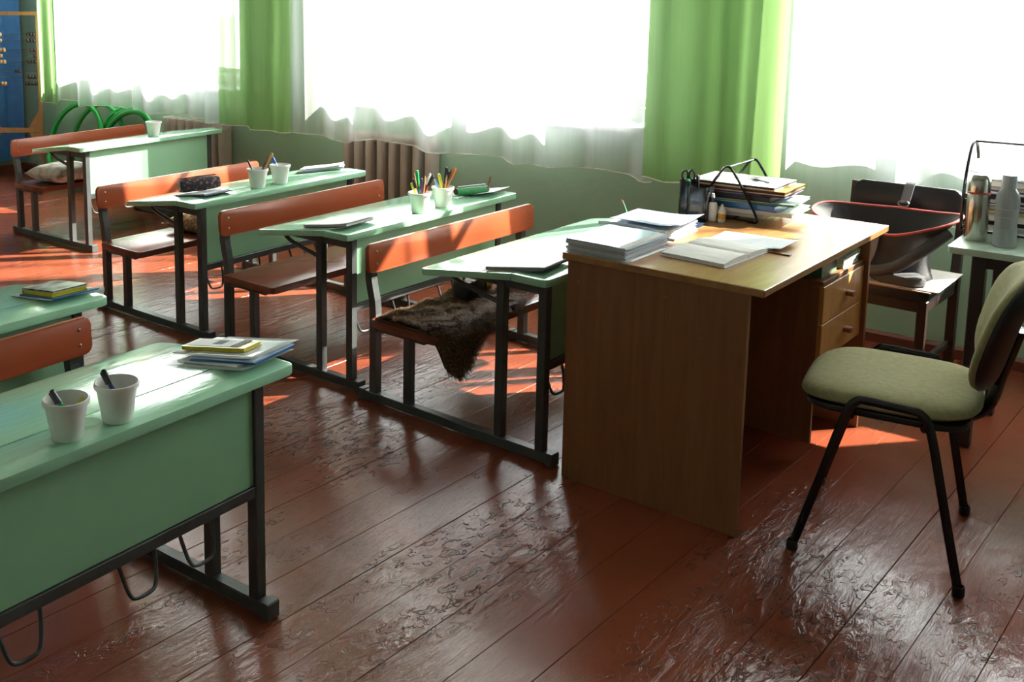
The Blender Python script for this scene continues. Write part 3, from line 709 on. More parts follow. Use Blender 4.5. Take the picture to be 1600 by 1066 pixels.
# desk 5
s_('5', -0.150, -0.440, [
 (lambda M: papersheet('plastic_folder', 'clear sleeve under the white notebook near the teacher desk', 'folder', M, 0.24, 0.20, CLEAR, 0.002), 0.002, -0.02, -0.01, 0.14),
 (lambda M: book('exercise_book', 'dark grey notebook under the white one near the teacher desk', 'notebook', M, 0.215, 0.20, 0.007, COVERN), 0.006, 0.0, 0.0, 0.12),
 (lambda M: book('exercise_book', 'bright white notebook on the desk touching the teacher desk', 'notebook', M, 0.215, 0.205, 0.004, PAPER), 0.004, -0.004, 0.006, 0.13)])

# ================================================================ CUSHIONS, FUR
def cushion(label, M, wx, ly, h, m):
    b = BM(); n = 18
    def fn(u, v, s):
        x, y = 2*u-1, 2*v-1
        px = 1 - 0.10*(1-abs(y))**0 * (1-y*y)*0.9; py = 1 - 0.09*(1-x*x)
        d = max(0, (1-x**4)*(1-y**4))**0.55
        wr = 0.06*math.sin(5*x+3*y)*(1-d)+0.04*math.sin(7*y-2*x)
        return Vector((x*wx/2*px, y*ly/2*py, h/2 + s*h/2*d*(1+wr)))
    A = grid(b, lambda u, v: fn(u, v, 1), n, n); B = grid(b, lambda u, v: fn(u, v, -1 if True else 0), n, n)
    bmesh.ops.remove_doubles(b, verts=b.verts[:], dist=1e-4)
    t = thing('cushion', label, 'cushion', M)
    obj('cushion_cover', b, m, t, smooth=True, angle=None)
    b = BM(); pts = []
    for k in range(40):
        u = k/40*4; s = int(u); f = u-s
        c = ((f, 0), (1, f), (1-f, 1), (0, 1-f))[s]; pts.append(fn(c[0], c[1], 0))
    tube(b, pts, 0.003, 5, closed=True); obj('seam', b, m, t, smooth=True)
    return t
SEATZ = 0.342
cushion('crumpled white printed cushion on the bench of the farthest desk', desk_base('2') @ T(-0.57, -0.28, SEATZ) @ RZ(0.1), 0.31, 0.38, 0.115, CUSHW)
cushion('mottled brown and gold cushion on the bench of a green desk', desk_base('3') @ T(-0.59, 0.02, SEATZ) @ RZ(0.15) @ RX(0.05), 0.32, 0.36, 0.095, CUSHB)
# fur throw: lies on the bench and hangs over its front edge to a point
def fur_surface(u, v):
    """u along the bench (near to far), v from back edge to the hanging front tip"""
    y = -0.535 + 0.60*u
    tip = max(0, 1-abs(u-0.16)/0.40)            # the hanging flap is deepest near u=.16
    depth = 0.285 + 0.15*tip**0.9*(1 if u < .8 else .3)
    s = v*depth; flat = 0.285 - 0.04*(1-math.sin(PI*u))
    x0 = -0.755
    if s <= flat: x, z = x0+s, SEATZ+0.012
    else:
        e = s-flat; x = x0 + flat + 0.03*(1-math.exp(-e/0.02)) + .10*e; z = SEATZ+0.012 - e*0.96
    yy = y + (0.20-u)*0.30*max(0, s-flat)/0.15
    return Vector((x, yy, z + 0.006*math.sin(21*u)*math.sin(13*v)))
t = thing('fur_throw', 'shaggy brown fur skin draped over the bench near the teacher desk', 'fur', desk_base('5'))
b = BM(); A = grid(b, fur_surface, 22, 18); B = grid(b, lambda u, v: fur_surface(u, v) - Vector((0.002, 0, 0.010)), 22, 18)
for i in range(21):
    for j in (0, 17): b.faces.new((A[i][j], A[i+1][j], B[i+1][j], B[i][j]))
for j in range(17):
    for i in (0, 21): b.faces.new((A[i][j], A[i][j+1], B[i][j+1], B[i][j]))
obj('hide', b, HIDE, t, smooth=True)
rf = random.Random(5); vs, fs = [], []
for k in range(34000):
    u, v = rf.random(), rf.random()
    p = fur_surface(u, v); du = fur_surface(min(1, u+.01), v)-fur_surface(max(0, u-.01), v); dv = fur_surface(u, min(1, v+.01))-fur_surface(u, max(0, v-.01))
    n = du.cross(dv).normalized(); n = n if n.z > -.2 else -n
    if n.x < -0.3: n = -n
    cl = math.sin(u*23+math.sin(v*19)*2), math.sin(v*17+math.sin(u*21)*2)
    d = (n*0.62 + dv.normalized()*(0.75+0.25*cl[0]) + du.normalized()*(0.35*cl[1]+0.7*(rf.random()-.5))).normalized()
    L = 0.022 + 0.034*rf.random()
    side = d.cross(n).normalized()*0.0010
    q = p + d*L*.6; e = q + (d - Vector((0, 0, .6))).normalized()*L*.45
    i0 = len(vs); vs += [p-side, p+side, q+side*.7, q-side*.7, e]; fs += [(i0, i0+1, i0+2, i0+3), (i0+3, i0+2, i0+4)]
me = bpy.data.meshes.new('fur_pile'); me.from_pydata(vs, [], fs); me.materials.append(FUR)
o = obj('fur_pile', me, parent=t); o['kind'] = 'stuff'
# bag and pouch on the same bench
t = thing('handbag', 'small black handbag with gold clasp on the bench behind the fur', 'bag', desk_base('5') @ T(-0.66, -0.08, SEATZ) @ RZ(0.2))
b = BM(); prism(b, rrect(0.09, 0.20, 0.03), 0, 0.10, None, 0.02); obj('bag_body', b, BLACKP, t, smooth=True)
b = BM(); tube(b, smoothpath([(0, -.07, .095), (0, -.05, .14), (0, .05, .14), (0, .07, .095)], 5), 0.005, 6); obj('strap', b, BLACKP, t, smooth=True)
b = BM(); prism(b, rrect(0.05, 0.035, 0.012), 0, 0.012, T(0.045, 0.05, 0.06) @ RZ(PI/2) @ RX(PI/2), 0.003); obj('clasp', b, GOLD, t, smooth=True)
t = thing('pouch', 'pink floral cloth pouch on the bench behind the fur', 'pouch', desk_base('5') @ T(-0.60, 0.17, SEATZ) @ RZ(0.1))
b = BM(); prism(b, rrect(0.10, 0.17, 0.04), 0, 0.085, None, 0.03); obj('pouch_body', b, PINKF, t, smooth=True)
b = BM(); tube(b, [(0, -.07, .086), (0, .07, .086)], 0.004, 6); obj('zip', b, WIREM, t, smooth=True)

# ================================================================ TEACHER DESK
TD = T(-1.6531, 2.86, 0) @ RZ(-0.0175)
TW, TL, TH = 0.6342, 1.0996, 0.7418
td = thing('teacher_desk', 'oak veneer teacher desk with plain side panel and two drawers', 'desk', TD)
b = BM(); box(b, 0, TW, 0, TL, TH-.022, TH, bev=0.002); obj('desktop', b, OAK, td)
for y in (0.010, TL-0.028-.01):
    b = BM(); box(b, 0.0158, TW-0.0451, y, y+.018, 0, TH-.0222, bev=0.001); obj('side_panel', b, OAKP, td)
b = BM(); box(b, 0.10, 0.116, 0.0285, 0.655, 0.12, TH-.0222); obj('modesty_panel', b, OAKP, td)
for x, z in ((0.055, 0.655), (0.06, 0.395), (0.345, 0.665), (0.46, 0.565)):
    s = BM(); lathe(s, [(0, .0018), (.003, .0015), (.0045, 0)], 10); obj('screw_cap', s, OAKX, td, M=T(x, 0.0098, z) @ RX(PI/2))
pb0, pb1 = 0.665, TL-0.0385
b = BM(); box(b, 0.12, 0.560, pb0, pb0+.016, 0.06, 0.600, bev=.001); obj('pedestal_side', b, OAKP, td)
b = BM(); box(b, 0.12, 0.572, pb0-.004, pb1-.001, 0.6005, 0.616, bev=.001); obj('pedestal_shelf', b, OAKP, td)
b = BM(); box(b, 0.12, 0.545, pb0+.0165, pb1-.001, 0.330, 0.344, bev=.001); obj('pedestal_bottom', b, OAKP, td)
b = BM(); box(b, 0.12, 0.132, pb0+.0165, pb1-.001, 0.06, 0.330); obj('pedestal_back', b, OAKP, td)
for z0, z1 in ((0.4725, 0.5985), (0.345, 0.4695)):
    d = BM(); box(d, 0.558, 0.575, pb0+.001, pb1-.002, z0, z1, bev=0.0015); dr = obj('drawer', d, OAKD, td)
    bx_ = BM(); box(bx_, 0.16, 0.556, pb0+.03, pb1-.03, z0+.015, z1-.02); obj('drawer_box', bx_, OAKP, dr)
    hb = BM(); zc = (z0+z1)/2-.002; yc = (pb0+pb1)/2+.03
    prism(hb, rrect(0.034, 0.018, 0.007), 0, 0.026, T(0.575, yc, zc) @ RZ(PI/2) @ RX(PI/2), 0.004)
    obj('handle', hb, OAKX, dr, smooth=True)
def on_td(x, y, z=0.0, rz=0.0): return TD @ T(x, y, TH + 0.0006 + z) @ RZ(rz)
# exercise books on the open shelf
ordn = ['lowest', 'second from the bottom', 'third from the bottom', 'fourth from the bottom', 'fourth from the top', 'third from the top', 'second from the top', 'topmost']
z = 0.6168; rr = random.Random(11)
for k in range(8):
    th = 0.0075 + 0.002*rr.random()
    book('exercise_book', 'white edged exercise book on the teacher desk shelf, ' + ordn[k], 'notebook', TD @ T(0.455+0.014*rr.random(), 0.945+.006*rr.random(), z) @ RZ(PI+rr.random()*.08-.04), 0.20, 0.15, th, COVERLG if k % 3 else PAPER, PAPER, 'exercise books on the teacher desk shelf'); z += th + 0.0006
book('ledger', 'thick dark green book beside white exercise books on the teacher desk shelf', 'book', TD @ T(0.45, 0.775, 0.6168) @ RZ(PI), 0.20, 0.14, 0.072, COVERG, COVERG)
# pile of covered exercise books, two overlapping piles
def pile(x, y, n, th, rz, wx, ly, txt, grp, z0=0.0, seed=1, tiltx=0.0):
    rr = random.Random(seed); z = z0
    names = ['lowest', 'second', 'third', 'fourth', 'fifth', 'sixth', 'seventh']
    for k in range(n):
        nm = 'topmost' if k == n-1 else names[k] + (' from the bottom' if k else '')
        M = on_td(x + 0.006*(rr.random()-.5), y + 0.006*(rr.random()-.5), z, rz + 0.04*(rr.random()-.5))
        if tiltx: M = M @ RX(tiltx)
        o = book('exercise_book', txt % nm, 'notebook', M, wx, ly, th, COVERB if k == n-1 else (PAPERB if k % 2 else CLEAR), PAGES, grp, curl=-0.004 if k == n-1 else 0); z += th + 0.0008
    return z
pile(0.105, 0.155, 5, 0.0078, 0.0, 0.205, 0.27, '%s exercise book of the front grey edged pile on the teacher desk', 'front pile of exercise books on the teacher desk')
pile(0.078, 0.435, 4, 0.0095, 0.05, 0.215, 0.255, '%s exercise book in the rear pale blue pile on the teacher desk', 'rear pile of exercise books on the teacher desk', seed=2)
papersheet('plastic_folder', 'clear plastic sheet sticking out beneath the front exercise book pile', 'folder', on_td(0.10, 0.145, -0.0002), 0.245, 0.275, CLEAR, 0.0005)
papersheet('plastic_folder', 'pale blue plastic cover sprawling over the rear exercise book pile', 'folder', on_td(0.088, 0.455, 0.0435, 0.08), 0.235, 0.24, COVERB, 0.012, seed=8)
b = BM(); tube(b, smoothpath([(-.135, -.128, .030), (-.05, -.131, .036), (.05, -.130, .030), (.098, -.128, .012), (.115, -.10, .002)], 5), 0.006, 8, flat=0.6)
o = obj('plastic_spine', b, PAPERB, smooth=True); o.matrix_world = on_td(0.085, 0.435, 0.008, 0.05); tag(o, 'rolled pale plastic edge drooping between the two exercise book piles', 'plastic')
# open book
t = thing('open_book', 'open book with printed pages lying on the teacher desk', 'book', on_td(0.362, 0.313, 0, -0.07))
def pageblock(s):
    b = BM(); W, Lh = 0.150, 0.205
    def top(u, v): return Vector((-Lh/2+Lh*u, s*(0.002+W*v), 0.004 + 0.015*(1-(2*v-0.75)**2*0.35)*(1 if v > .02 else .55) - (0.004*v if s > 0 else 0)))
    A = grid(b, top, 8, 14); B = grid(b, lambda u, v: Vector((top(u, v).x, top(u, v).y, 0.0022)), 8, 14)
    for i in range(7):
        for j in (0, 13): b.faces.new((A[i][j], A[i+1][j], B[i+1][j], B[i][j]))
    for j in range(13):
        for i in (0, 7): b.faces.new((A[i][j], A[i][j+1], B[i][j+1], B[i][j]))
    return b
for s in (-1, 1): obj('page_block', pageblock(s), PRINT, t, smooth=True)
b = BM(); box(b, -.107, .107, -.156, .156, 0, 0.002); obj('cover', b, PAPERB, t)
papersheet('paper_sheet', 'lined white paper sheet beside the open book on the teacher desk', 'paper', on_td(0.385, 0.52, 0.0045, 0.02), 0.24, 0.165, GRID, 0.006, seed=5)
b = BM(); box(b, -.125, .125, -.010, .010, 0, .0035, bev=.001); o = obj('ruler', b, BASEB); o.matrix_world = on_td(0.418, 0.436, 0, 0.0); tag(o, 'brown wooden ruler under the lined paper sheet', 'ruler')
# pen holder
t = thing('pen_holder', 'smoky black plastic desk organiser holding scissors and pens', 'pen holder', on_td(0.085, 0.745, 0, -0.02))
def hollow(w_, l_, h_, M):
    b = BM()
    o_, i_ = rrect(w_, l_, .012), rrect(w_-.005, l_-.005, .010)
    n = len(o_)
    V = [[b.verts.new((x, y, z)) for x, y in P] for P, z in ((o_, 0), (o_, h_), (i_, h_), (i_, .004))]
    for A, B in zip(V, V[1:]):
        for k in range(n): b.faces.new((A[k], A[(k+1) % n], B[(k+1) % n], B[k]))
    b.faces.new(V[0][::-1]); b.faces.new(V[3]); b.transform(M); return b
obj('compartment', hollow(0.040, 0.07, 0.135, T(-.032, 0.01, 0)), SMOKE, t)
obj('compartment', hollow(0.068, 0.08, 0.120, T(.024, 0, 0)), SMOKE, t)
mh = on_td(0.053, 0.755)
t = thing('scissors', 'scissors with black and green loops standing in the pen holder', 'scissors', mh @ T(0, 0.0, 0.005))
b = BM()
for s in (-1, 1): tube(b, [(s*.004, 0, 0), (-s*.006, 0, .115)], .003, 6)
obj('blades', b, CHROME, t)
for s, m_, z_ in ((-1, BLACKP, .145), (1, BLACKP, .148)):
    b = BM(); tube(b, [(s*.011+.011*math.cos(a*PI/8), 0.004*s, z_+.018*math.sin(a*PI/8)) for a in range(16)], .004, 6, closed=True); obj('handle', b, m_, t, smooth=True)
stick('marker', 'green marker standing in the pen holder beside scissors', mh, 0.003, -0.020, 0.3, 0.05, 0.135, 'green', 'green', 0.0075, 0.006)
stick('pen', 'red capped pen standing in the pen holder', mh, 0.012, 0.012, 0.4, 0.12, 0.150, 'white', 'red', 0.0045, 0.006)
stick('pen', 'black pen leaning in the broad side of the pen holder', on_td(0.108, 0.745), -0.01, 0.01, 2.7, 0.10, 0.150, 'black', 'black', 0.0045, 0.006)
# little bottles
def dropper(label, x, y, h, r, capm, neckm):
    t = thing('glue_bottle', label, 'bottle', on_td(x, y))
    b = BM(); lathe(b, [(0, 0), (r*.95, 0), (r, .003), (r, h*.62), (r*.8, h*.68), (r*.5, h*.70), (0, h*.70)], 18); obj('bottle_body', b, PLASTW, t, smooth=True)
    b = BM(); lathe(b, [(r*.62, h*.69), (r*.66, h*.70), (r*.62, h*.86), (0, h*.86)], 16); obj('collar', b, neckm, t, smooth=True)
    b = BM(); lathe(b, [(r*.36, h*.86), (r*.34, h*.93), (r*.26, h), (0, h)], 12); obj('nozzle', b, capm, t, smooth=True)
    b = BM(); lathe(b, [(r*1.02, h*.18), (r*1.02, h*.48)], 18); obj('sticker', b, PAPER if neckm is not PLASTW else COVERO, t, smooth=True)
dropper('taller white glue bottle with navy collar beside the pen holder', 0.150, 0.752, 0.098, 0.0155, PLASTW, COVERN)
dropper('shorter white bottle with white cap, second from the pen holder', 0.182, 0.758, 0.062, 0.0135, PLASTW, PLASTW)
# wire letter tray on the desk
t = thing('wire_tray', 'black wire letter tray with peaked sides on the teacher desk', 'tray', on_td(0, 0))
def wire(name, pts, r=0.0042, n=3): bb = BM(); tube(bb, smoothpath(pts, n) if n else pts, r, 8); obj(name, bb, BLACKM, t, smooth=True)
for y0 in (0.800, 1.030):
    wire('side_wire', [(0.055, y0, 0.006), (0.07, y0, 0.02), (0.10, y0, 0.085), (0.155, y0, 0.172), (0.178, y0, 0.190), (0.20, y0, 0.172), (0.255, y0, 0.085), (0.29, y0, 0.018), (0.285, y0, 0.005), (0.26, y0, 0.004)], 0.0048)
wire('top_wire', [(0.178, 0.800, 0.190), (0.178, 1.030, 0.190)], 0.004, 0)
for x in (0.07, 0.14, 0.21, 0.275): wire('base_wire', [(x, 0.800, 0.010), (x, 1.030, 0.010)], 0.003, 0)
for y0 in (0.803, 1.027): wire('base_rail', [(0.06, y0, 0.006), (0.29, y0, 0.006)], 0.0035, 0)
z = 0.016
for lab, m_, pg, th, wx, ly, dx_, dy_, rz, cat in [
 ('brown edged notebook at the bottom of the wire letter tray', CARD, PAGES, 0.012, 0.27, 0.20, 0.175, 0.91, 0.0, 'notebook'),
 ('white paper bundle low in the wire letter tray, jutting out', PAPER, PAPER, 0.014, 0.30, 0.205, 0.245, 0.92, 0.06, 'paper'),
 ('blue plastic folder in the wire letter tray', COVERBL, COVERBL, 0.020, 0.295, 0.205, 0.205, 0.915, -0.03, 'folder'),
 ('pale green sheaf sticking out of the wire letter tray', COVERLG, COVERG, 0.009, 0.30, 0.205, 0.245, 0.92, 0.10, 'paper'),
 ('black folder in the middle of the wire letter tray', COVERK, COVERK, 0.018, 0.29, 0.208, 0.185, 0.915, 0.0, 'folder'),
 ('purple notebook under the orange folder in the wire letter tray', COVERP, COVERK, 0.009, 0.29, 0.20, 0.225, 0.915, 0.05, 'notebook'),
 ('orange folder near the top of the wire letter tray', COVERO, COVERK, 0.013, 0.315, 0.215, 0.215, 0.915, 0.05, 'folder'),
 ('white paper bundle at the top of the wire letter tray', PAPER, COVERK, 0.011, 0.30, 0.212, 0.190, 0.915, 0.02, 'paper')]:
    book('tray_folder' if cat == 'folder' else ('paper_bundle' if cat == 'paper' else 'notebook'), lab, cat, on_td(dx_, dy_, z, rz) @ RY(-0.02+0.12*(z-.016)), wx, ly, th, m_, pg); z += th + 0.0015
t = thing('key', 'dark key on a thin ring lying on the tray papers', 'key', on_td(0.245, 0.90, z+0.001, -0.5))
b = BM(); tube(b, [(0, 0, .003), (.06, 0, .003)], .003, 6); box(b, .05, .06, -.009, 0, .001, .005); obj('shank', b, BLACKM, t)
b = BM(); tube(b, [(-.008+.010*math.cos(a*PI/8), .010*math.sin(a*PI/8), .003) for a in range(16)], .003, 6, closed=True); obj('bow', b, BLACKM, t, smooth=True)
b = BM(); tube(b, [(-.028+.019*math.cos(a*PI/10), .012+.019*math.sin(a*PI/10), .004) for a in range(20)], .0011, 5, closed=True); obj('key_ring', b, CHROME, t, smooth=True)
# odds at the far edge
book('booklet', 'yellow topped printed booklet lying at the window edge of the teacher desk', 'book', on_td(0.0, 0.66, 0, 0.2), 0.17, 0.125, 0.005, COVERY, PAPER)
papersheet('paper_sheet', 'printed leaflet lying on the yellow booklet by the pencil', 'paper', on_td(0.0, 0.652, 0.0062, 0.25), 0.16, 0.11, PRINT, 0.001)
book('exercise_book', 'navy notebook with lilac edge between the rear pile and pen holder', 'notebook', on_td(0.10, 0.625, 0, 0.1), 0.13, 0.09, 0.006, COVERN, COVERP)
M = on_td(-0.06, 0.54, 0.006) @ RZ(2.55) @ RY(0.75)
stick('pencil', 'striped green and black pencil propped against the rear exercise book pile', M, 0, 0, 0, 0, 0.085, 'green', 'wood', 0.0042, 0.0)

# ================================================================ GREEN OFFICE CHAIR
CH = T(-0.762, 3.172, 0) @ RZ(PI + 0.16)        # local +x = the way the chair faces
ch = thing('office_chair', 'olive green upholstered chair with black tube legs at the teacher desk', 'chair', CH)
def R_(x, y): return 0
def seat_shape(n=30, k=13):
    b = BM()
    hw, hd = 0.236, 0.225
    def fn(u, v, s):
        a = 2*PI*u; c, sn = math.cos(a), math.sin(a); p = 2/3.6
        ex = math.copysign(abs(c)**p, c); ey = math.copysign(abs(sn)**p, sn)
        r = v
        prof = (1-r**5)**0.5 if r < 1 else 0
        x, y = ex*hd*r, ey*hw*r
        z = 0.452 + s*(0.038 if s > 0 else 0.020)*prof - 0.016*(abs(y)/hw)**2*0 - (0.05*max(0, x/hd-.45)**2) + 0.012*max(0, -x/hd-.5)
        z -= 0.008*math.exp(-((x+.03)**2+y*y)/0.02)*(s > 0)
        return Vector((x, y, z))
    vals = [0, .25, .5, .7, .82, .9, .95, .985, 1.0]
    for s in (1, -1):
        rings = []
        for v in vals: rings.append([b.verts.new(fn(i/44, max(v, 1e-4), s)) for i in range(44)])
        for A, B in zip(rings, rings[1:]):
            for i in range(44): b.faces.new((A[i], A[(i+1) % 44], B[(i+1) % 44], B[i]))
    bmesh.ops.remove_doubles(b, verts=b.verts[:], dist=2e-4)
    return b
obj('seat', seat_shape(), OLIVE, ch, smooth=True, angle=None)
b = BM(); prism(b, rrect(0.40, 0.42, 0.07), 0.414, 0.432, T(0, 0, 0), 0.005); obj('seat_shell', b, BLACKP, ch, smooth=True)
FEET = {(1, 1): (0.19, 0.242), (1, -1): (0.196, -0.229), (-1, 1): (-0.209, 0.247), (-1, -1): (-0.206, -0.25)}
FEETW = {('f', -1): (-0.995, 3.373), ('f', 1): (-0.921, 2.906), ('b', -1): (-0.606, 3.452), ('b', 1): (-0.516, 2.955)}
inv = CH.inverted()
for s in (-1, 1):
    f = inv @ Vector((*FEETW[('f', s)], 0)); k = inv @ Vector((*FEETW[('b', s)], 0))
    ys = s*0.250
    path = [Vector((f.x, f.y, 0.008))]
    p1, p2 = Vector((0.035, ys, 0.474)), Vector((-0.062, ys, 0.470))
    a0 = path[0]; a1 = Vector((k.x, k.y, 0.008))
    A = a0.lerp(p1 + Vector((.045, 0, -.024)), 0.93); B = a1.lerp(p2 + Vector((-.048, 0, -.022)), 0.93)
    pts = [a0, a0.lerp(A, .5), A, p1 + Vector((.028, 0, -.006)), p1, p1.lerp(p2, .5), p2, p2 + Vector((-.030, 0, -.006)), B, B.lerp(a1, .5), a1]
    b = BM(); tube(b, smoothpath(pts, 5), 0.0115, 10, flat=0.75); obj('leg_frame', b, BLACKM, ch, smooth=True)
    for e in (f, k):
        b = BM(); lathe(b, [(0, 0), (.014, 0), (.0155, .004), (.0145, .026), (.012, .028)], 12); obj('foot_cap', b, BLACKP, ch, smooth=True, M=T(e.x, e.y, 0))
for x in (0.075, -0.10):
    b = BM(); tube(b, [(x, -.244, .424), (x, .244, .424)], .010, 8); obj('cross_bar', b, BLACKM, ch, smooth=True)
b = BM(); tube(b, smoothpath([(-0.05, 0, 0.404), (-0.16, 0, 0.398), (-0.205, 0, 0.408), (-0.240, 0, 0.45), (-0.258, 0, 0.53), (-0.290, 0, 0.66)], 5), 0.016, 8, flat=2.4); obj('back_bracket', b, BLACKM, ch, smooth=True)
def back_fn(u, v, d):
    a = 2*PI*u; c, sn = math.cos(a), math.sin(a); p = 2/3.0
    y = math.copysign(abs(c)**p, c)*0.225*v; h = math.copysign(abs(sn)**p, sn)*0.165*v
    prof = (1-v**6)**0.5 if v < 1 else 0
    x = -0.225 - 0.24*(h+.16) - 0.14*(h+.05)**2 + 0.9*y*y*1.0 + d*prof
    return Vector((x, y, 0.668 + h))
def backmesh(d0, d1):
    b = BM()
    for d in (d0, d1):
        rings = [[b.verts.new(back_fn(i/40, max(v, 1e-4), d)) for i in range(40)] for v in (0, .3, .6, .8, .9, .96, 1.0)]
        for A, B in zip(rings, rings[1:]):
            for i in range(40): b.faces.new((A[i], A[(i+1) % 40], B[(i+1) % 40], B[i]))
    bmesh.ops.remove_doubles(b, verts=b.verts[:], dist=2e-4); return b
obj('backrest', backmesh(0.038, -0.002), OLIVE, ch, smooth=True, angle=None)
obj('back_shell', backmesh(-0.004, -0.026), BLACKP, ch, smooth=True, angle=None)

# ================================================================ DARK CHAIR WITH BAG
BC = T(-1.12, 4.41, 0) @ RZ(-0.05)      # faces -y
bc = thing('wooden_chair', 'dark wooden chair with black vinyl seat against the window wall', 'chair', BC)
for s in (-1, 1):
    b = BM(); box(b, s*.195-.016, s*.195+.016, -.195, -.163, 0, .42, bev=.003); obj('front_leg', b, DARKW, bc)
    b = BM(); tube(b, [(s*.200, .19, 0), (s*.200, .19, .45), (s*.200, .215, .64), (s*.200, .225, .77)], .016, square=True); obj('back_post', b, DARKW, bc)
    b = BM(); box(b, s*.195-.010, s*.195+.010, -.163, .175, .375, .415, bev=.002); obj('side_rail', b, DARKW, bc)
    b = BM(); box(b, s*.195-.009, s*.195+.009, -.163, .175, .16, .185, bev=.002); obj('stretcher', b, DARKW, bc)
for y in (-.179, .19):
    b = BM(); box(b, -.179, .179, y-.010, y+.010, .375, .415, bev=.002); obj('cross_rail', b, DARKW, bc)
b = BM(); prism(b, rrect(.42, .385, .03), .4155, .452, None, .014); obj('seat', b, VINYL, bc, smooth=True)
b = BM(); prism(b, rrect(.40, .13, .03), -.020, .018, T(0, .203, .715) @ RX(PI/2-.10), .014); obj('backrest', b, VINYL, bc, smooth=True)
z = 0.453
for k, (lab, m_, rz) in enumerate([('brown cardboard sheet lowest on the dark chair seat', CARDB, .05), ('grey cardboard sheet second on the dark chair seat', CARD, -.02), ('pale cardboard sheet directly under the grey bag', CARDL, .03)]):
    b = BM(); box(b, -.205, .215, -.19, .16, 0, .0035); o = obj('cardboard_sheet', b, m_); o.matrix_world = BC @ T(.012*k, -.010, z) @ RZ(rz); tag(o, lab, 'cardboard'); z += .0042
# open bag
bag = thing('bag', 'open dark grey bag with red piping sitting on the dark chair', 'bag', BC @ T(-0.03, -0.02, z+.001) @ RZ(-0.10))
def bag_fn(u, v, inset=0.0):
    a = 2*PI*u; c, s = math.cos(a), math.sin(a)
    wb, db = 0.205, 0.115        # base half sizes
    wt, dt = 0.275, 0.135
    e = v**1.1
    w_ = wb + (wt-wb)*e - 0.05*math.sin(PI*v) - inset; d_ = db + (dt-db)*e - 0.02*math.sin(PI*v) - inset
    p = 0.8
    x = math.copysign(abs(c)**p, c)*w_; y = math.copysign(abs(s)**p, s)*d_
    top = 0.232 + 0.020*(y/dt) + 0.018*math.cos(2*a) - 0.03*max(0, -c)
    if s < 0: top -= 0.020*math.exp(-((x-.08)/.09)**2)
    return Vector((x + 0.02*v, y, max(0, top*v + inset*.6*(1-v))))
b = BM(); grid(b, lambda u, v: bag_fn(u, v), 48, 14, closed_u=True)
bv = [bag_fn(k/48, 0) for k in range(48)]; b.faces.new([b.verts.new(p) for p in bv]); bmesh.ops.remove_doubles(b, verts=b.verts[:], dist=1e-4)
obj('bag_shell', b, BAGG, bag, smooth=True, angle=None)
b = BM(); grid(b, lambda u, v: bag_fn(u, v, .006), 48, 10, closed_u=True); b.faces.new([b.verts.new(bag_fn(k/48, 0, .006)) for k in range(48)])
obj('lining', b, BAGI, bag, smooth=True, angle=None)
b = BM(); tube(b, [bag_fn(k/64, 1.0, .003) for k in range(64)], .0052, 8, closed=True); obj('piping', b, REDP, bag, smooth=True)
# folded side gusset and pocket seam
b = BM(); tube(b, smoothpath([(.265, -.03, .20), (.20, -.115, .12), (.12, -.15, .055), (.02, -.16, .03), (-.10, -.15, .025)], 6), [.022+.0*i for i in range(25)], 10, flat=1.0); obj('gusset', b, BAGG, bag, smooth=True)
b = BM(); prism(b, rrect(.19, .10, .045), 0, .035, T(.135, -.112, 0), .014); obj('corner_pad', b, BAGG, bag, smooth=True)
b = BM(); ribbon(b, smoothpath([(.05, -.128, .195), (.05, -.140, .15), (.045, -.150, .10), (.03, -.160, .06)], 5), (.016, 0, 0), .004); obj('front_strap', b, WEB, bag)
b = BM(); box(b, .030, .070, -.157, -.150, .165, .195, bev=.003); obj('buckle', b, BLACKP, bag)
b = BM(); ribbon(b, smoothpath([(.03, .150, .250), (.03, .172, .290), (.03, .190, .322), (.03, .225, .334)], 4), (.018, 0, 0), .004); obj('back_strap', b, WEB, bag)
b = BM(); tube(b, [(.03+.020*math.cos(a*PI/8), .140+.004*math.sin(a*PI/8), .250+.011*math.sin(a*PI/8)) for a in range(16)], .0035, 6, closed=True); obj('strap_ring', b, CHROME, bag, smooth=True)
b = BM(); tube(b, smoothpath([(.285, .02, .225), (.30, .015, .235), (.33, .02, .245)], 3), .004, 6); obj('zip_pull', b, CHROME, bag, smooth=True)

# ================================================================ SIDE TABLE WITH TRAY, THERMOS, BOTTLE
ST = T(-0.81, 3.95, 0)
st = thing('side_table', 'small pale green table with dark brown legs beside the dark chair', 'table', ST)
b = BM(); prism(b, [(x+.55, y+.23) for x, y in rrect(1.10, .52, .012)], .682, .704, None, .003); obj('table_top', b, TABLEW, st, smooth=True)
for x in (.085, 1.02):
    for y in (.05, .42):
        b = BM(); box(b, x-.021, x+.021, y-.021, y+.021, 0, .6818, bev=.003); obj('leg', b, DARKW, st)
for y in (.05, .42):
    b = BM(); box(b, .106, .999, y-.009, y+.009, .63, .6818); obj('apron', b, DARKW, st)
def on_st(x, y, z=0, rz=0): return ST @ T(x, y, .7046+z) @ RZ(rz)
t = thing('thermos', 'brushed steel thermos flask with red ring on the side table', 'thermos', on_st(.050, .125))
b = BM(); lathe(b, [(0, 0), (.032, 0), (.035, .004), (.035, .158), (.034, .163), (0, .163)], 32); obj('flask', b, CHROME, t, smooth=True)
b = BM(); lathe(b, [(.0352, .1632), (.0358, .1645), (.0358, .168), (.0350, .1692)], 32); obj('red_ring', b, REDP, t, smooth=True, label='thin red ring between flask and cup lid')
b = BM(); lathe(b, [(.0335, .1694), (.034, .172), (.034, .205), (.031, .220), (.024, .2285), (0, .230)], 32); obj('cup_lid', b, CHROME, t, smooth=True)
t = thing('water_bottle', 'translucent plastic water bottle with pale blue cap beside the thermos', 'bottle', on_st(.142, .090))
